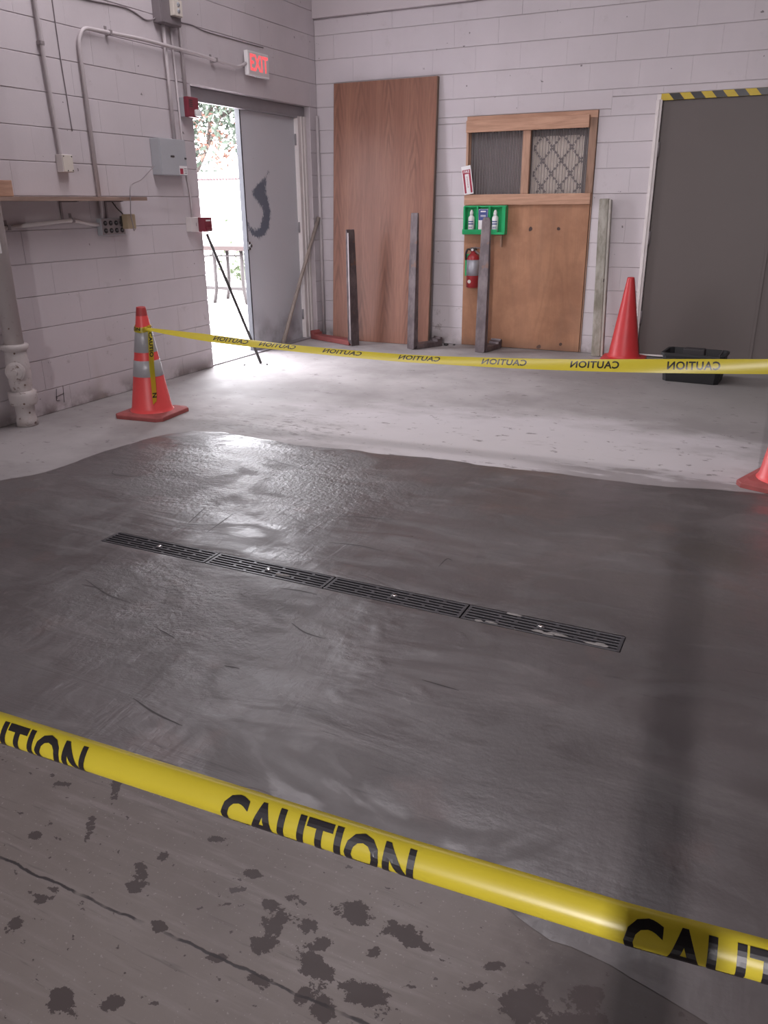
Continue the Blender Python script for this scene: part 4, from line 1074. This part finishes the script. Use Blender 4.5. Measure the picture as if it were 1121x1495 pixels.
for i in range(4):
    for j in range(2):
        y = 4.53+i*.053; z = 1.155+j*.05
        s = MB().lathe([(.0165, 0), (.0165, .004), (.014, .005), (0, .005)], (XL+.045, y, z), 'x', 16).build('socket', M['rubber'], rc)
        MB().box(XL+.0502, XL+.0508, y-.007, y-.004, z-.002, z+.006).box(XL+.0502, XL+.0508, y+.004, y+.007, z-.002, z+.006).build('slot', M['grey_box'], s, origin=rc.location)
ad = thing('plug_adapter', 'tan plug adapter on the right end of the outlet box', 'adapter', (XL+.045, 4.74, 1.16), 0, None, True)
MB().box(XL+.052, XL+.11, 4.688, 4.770, 1.163, 1.262, .008).build('housing', M['tan'], ad)
MB().box(XL+.052, XL+.058, 4.67, 4.69, 1.18, 1.25, .003).tube([(XL+.06, 4.70, 1.262), (XL+.03, 4.68, 1.30), (XL+.01, 4.66, 1.345)], .004, 6, .01).build('lead', M['rod'], ad)
ds = wall_box('disconnect_box', 'light grey disconnect box with red and white sticker', 'box', 5.130, 5.432, 1.53, 1.782, .085, M['grey_box'], bev=.006)
MB().box(XL+.085, XL+.089, 5.134, 5.428, 1.533, 1.779, .002).build('cover', M['grey_box'], ds)
MB().box(XL+.089, XL+.094, 5.245, 5.285, 1.655, 1.667, .002).build('nameplate', M['rod'], ds)
MB().box(XL+.089, XL+.094, 5.405, 5.425, 1.645, 1.657, .001).build('latch', M['rod'], ds)
MB().lathe([(.014, 0), (.014, .010), (.009, .014)], (0, 0, 0), 'y', 12).build('cord_grip', M['grey_dark'], ds).location = (.05, -.165, .06)
lb = MB().box(XL+.0891, XL+.0896, 5.335, 5.427, 1.536, 1.598).build('sticker', M['white'], ds)
MB().box(XL+.0896, XL+.090, 5.340, 5.378, 1.540, 1.580).build('red_patch', M['sign_red'], lb, origin=ds.location)
for z in (1.545, 1.560, 1.575): MB().box(XL+.0896, XL+.090, 5.388, 5.42, z, z+.006).build('print_line', M['grey_dark'], lb, origin=ds.location)
gb = wall_box('electrical_box', 'dark grey electrical box cut off by the top edge', 'box', 5.300, 5.525, 2.545, 2.98, .075, M['grey_dark'], bev=.006)
MB().box(XL+.075, XL+.080, 5.306, 5.520, 2.55, 2.975, .002).build('cover', M['grey_dark'], gb)
MB().lathe([(.010, 0), (.010, .006), (0, .007)], (0, 0, 0), 'y', 10).build('knockout', M['chrome'], gb).location = (.035, -.1195, .07)
cr = thing('cream_receptacle', 'cream receptacle on the front of the dark grey electrical box', 'outlet', (XL+.08, 5.45, 2.60), 0, None, True)
MB().box(XL+.0805, XL+.115, 5.400, 5.500, 2.600, 2.705, .003).build('housing', M['cream'], cr)
MB().box(XL+.115, XL+.118, 5.404, 5.496, 2.604, 2.701, .001).build('face_plate', M['cream'], cr)
for dz in (-.020, .020):
    MB().lathe([(.016, 0), (.016, .003), (0, .003)], (XL+.118, 5.452, 2.654+dz), 'x', 14).build('socket', M['grey_box'], cr)
    MB().box(XL+.121, XL+.1215, 5.443, 5.446, 2.65+dz, 2.66+dz).box(XL+.121, XL+.1215, 5.457, 5.460, 2.65+dz, 2.66+dz).build('slot', M['rod'], cr)
ab = thing('alarm_strobe', 'dark red alarm strobe at the top left of the doorway', 'alarm', (XL, 5.57, 1.95), 0, None, True)
MB().box(XL+.0005, XL+.045, 5.512, 5.636, 1.952, 2.086, .004).build('back_box', M['grey_box'], ab)
MB().box(XL+.045, XL+.085, 5.508, 5.640, 1.948, 2.090, .008).build('housing', M['red'], ab)
M['lens'] = mat('clear_lens', (.75, .75, .75), .12, var=.1)
MB().box(XL+.085, XL+.115, 5.575, 5.636, 1.955, 2.005, .012).build('strobe_lens', M['lens'], ab)
for k in range(4): MB().box(XL+.085, XL+.0865, 5.525, 5.565, 2.02+k*.014, 2.026+k*.014).build('horn_slot', M['rod'], ab)
wb_ = wall_box('alarm_box', 'white surface box behind the red pull station', 'box', 5.462, 5.600, 1.118, 1.226, .052, M['white_paint'])
MB().box(XL+.0525, XL+.0535, 5.525, 5.530, 1.16, 1.185).build('slot', M['grey_dark'], wb_)
ps = thing('pull_station', 'red fire alarm pull station standing out at the door edge', 'alarm', (XL+.052, 5.60, 1.115), 0, None, True)
MB().box(XL+.0525, XL+.115, 5.552, 5.652, 1.116, 1.226, .005).build('housing', M['red'], ps)
MB().box(XL+.115, XL+.126, 5.565, 5.640, 1.128, 1.150, .004).build('pull_bar', M['red'], ps)
MB().box(XL+.115, XL+.1155, 5.572, 5.632, 1.195, 1.207).build('print_line', M['white'], ps)
# exit sign
es = thing('exit_sign', 'white illuminated exit sign with red letters above the doorway', 'sign', (XL, 6.52, 2.33), 0, None, True)
ey0, ey1, ez0, ez1, ed = 6.375, 6.690, 2.335, 2.520, .068
MB().box(XL+.03, XL+ed, ey0, ey1, ez0, ez1, .006).build('housing', M['white'], es)
MB().box(XL+.0005, XL+.032, 6.46, 6.60, 2.37, 2.48, .003).build('mount', M['grey_dark'], es)
M['exit_glow'] = glow('exit_letter_glow', (1, .10, .11), .95)
M['sign_face'] = mat('sign_face', (.66, .60, .60), .4, var=.05)
MB().box(XL+ed, XL+ed+.002, ey0+.012, ey1-.012, ez0+.012, ez1-.012).build('face', M['sign_face'], es)
flat_text('EXIT', .172, frame_of((XL+ed+.0028, (ey0+ey1)/2+.004, (ez0+ez1)/2), (0, 1, 0), (0, 0, 1)), 'lettering', M['exit_glow'], es, .0035, .74)
MB().lathe([(.005, 0), (.005, .005), (0, .006)], (XL+.05, 6.50, ez0-.006), 'z', 8).build('indicator', M['white'], es)
# pencil mark on the wall
gm = MB()
for p in ([(XL+.0012, 3.925, .155), (XL+.0012, 3.91, .075)], [(XL+.0012, 3.985, .165), (XL+.0012, 3.975, .050)], [(XL+.0012, 3.91, .10), (XL+.0012, 3.985, .112)], [(XL+.0012, 3.915, .075), (XL+.0012, 3.94, .07)]):
    gm.tube(p, .0016, 5)
tag(gm.build('wall_mark', M['rod'], None, (XL, 3.95, .05)), 'small dark hand drawn mark low on the left wall', 'graffiti')

# unseen post added behind the camera to cast a soft strip on the pour
bo = thing('shadow_post', 'slim steel post added unseen behind the viewpoint to shade a strip of floor', 'post', (.075, -.55, 0))
MB().lathe([(.10, .001), (.10, .014), (.043, .018)], seg=28).build('foot_plate', M['grey_dark'], bo)
MB().lathe([(.042, .016), (.042, 1.34), (.036, 1.35), (0, 1.352)], seg=24).build('shaft', M['yellow'], bo)

# ------------------------------------------------------------------ yard outside the exit door
structure(MB().box(-70, XL-.20, -10, 90, -.25, -.02).build('ground', M['ground']))
wt = thing('work_table', 'steel framed work table with splayed legs out in the yard', 'table', (-7.1, 10.0, -.02), 0, None, True)
MB().box(-7.75, -6.6, 9.72, 10.4, .715, .775, .006).build('table_top', M['table_top'], wt)
for x, y in ((-7.40, 9.80), (-6.93, 9.80), (-7.55, 10.32), (-6.75, 10.32)):
    s = -1 if x < -7.1 else 1
    MB().tube([(x, y, .714), (x, y, .25), (x+s*.01, y, .14), (x+s*.05, y, -.018)], .028, 8, .08).build('leg', M['rust_steel'], wt)
MB().tube([(-7.62, 9.80, .63), (-6.93, 9.80, .645)], .012, 8).build('brace', M['rust_steel'], wt)
MB().tube([(-7.66, 9.84, .60), (-7.40, 9.80, .66)], .012, 8).build('brace', M['rust_steel'], wt)
MB().box(-7.62, -6.9, 9.79, 9.83, .17, .215, .004).build('stretcher', M['rust_steel'], wt)
sb = thing('shrub', 'bright green low shrub growing behind the yard work table', 'shrub', (-8.2, 11.9, -.02))
def leaves(n, cfun, size, seed):
    r = np.random.default_rng(seed); m = MB()
    for _ in range(n):
        c = Vector(cfun(r)); a = Vector(r.normal(size=3)).normalized(); b = a.cross(Vector(r.normal(size=3))).normalized(); s = size*r.uniform(.6, 1.3)
        nn = a.cross(b)*s*.15
        m.add([c-a*s, c+b*s*.45+nn, c+a*s, c-b*s*.45+nn], [(0, 1, 2), (0, 2, 3)])
    return m
o = leaves(420, lambda r: (r.normal()*.30, r.normal()*.25, abs(r.normal())*.25+.12), .06, 3).build('foliage', M['shrub'], sb, fix=False); o['kind'] = 'stuff'
MB().tube([(0, 0, 0), (.03, .02, .3), (.1, .05, .5)], [.02, .012, .004], 6).tube([(0, 0, 0), (-.08, -.02, .25), (-.16, 0, .42)], [.018, .01, .004], 6).build('stem', M['bark'], sb)
sd = thing('shed', 'long white shed with a pinkish tiled eave across the yard', 'shed', (-26, 36.5, -.02), 0, None, True)
MB().box(-31, -21, 36.1, 39, -.02, 2.42).build('wall', M['shed'], sd)
MB().prism([(35.8, 2.50), (35.8, 2.58), (39.3, 3.0), (39.3, 2.92)], 'x', -31.3, -20.7).build('roof', M['shed'], sd)
for k in range(52):
    x = -31+k*.19
    MB().lathe([(.06, 0), (.06, .12)], (x, 35.7, 2.50), 'y', 10, True).build('eave_tile', M['tile'], sd)
tr = thing('tree', 'tall loose tree with green and reddish leaves beyond the white shed', 'tree', (-33.2, 30.0, -.02))
trunk = MB().tube([(-3.2, 16, 0), (-3.0, 16, 1.5), (-2.4, 16, 3.3)], [.28, .24, .18], 10)
for q in ([(-2.4, 16, 3.3), (-1.0, 15.6, 4.8), (.6, 15.0, 6.4), (1.8, 14.6, 8.2)], [(-2.4, 16, 3.3), (-2.9, 16.3, 5.5), (-3.2, 16.4, 8)], [(-1.0, 15.6, 4.8), (-.6, 15.5, 6.6), (.2, 15.7, 8.4)], [(.6, 15, 6.4), (2.0, 15, 6.9), (3.6, 15, 7.0)], [(-2.4, 16, 3.3), (-4.0, 16, 5.0), (-5.4, 16, 6.0)]):
    trunk.tube(q, [.14-.035*i for i in range(len(q))], 7)
trunk.build('trunk', M['bark'], tr)
def crown(r):
    c = [(-3.4, 16, 7.0), (-.3, 15.6, 8.2), (1.8, 14.8, 8.6), (3.4, 15, 7.0), (-5.2, 16, 6.0), (2.9, 15.2, 5.6), (-4.4, 15.5, 4.6), (-2.4, 16, 9.0)][r.integers(8)]
    d = r.normal(size=3)*np.array([1.3, 1.2, .95]); return (c[0]+d[0], c[1]+d[1], max(3.3, c[2]+d[2]))
o = leaves(5200, crown, .25, 11).build('foliage', M['leaf'], tr, fix=False); o['kind'] = 'stuff'
o = leaves(380, lambda r: (r.normal()*2.0-.2, 15.4+r.normal()*1.0, max(3.2, 5.1+r.normal()*.9)), .19, 12).build('turning_foliage', M['leaf_red'], tr, fix=False, label='reddish lower leaves'); o['kind'] = 'stuff'

for o in list(COL.objects):
    if '_w' in o: del o['_w']
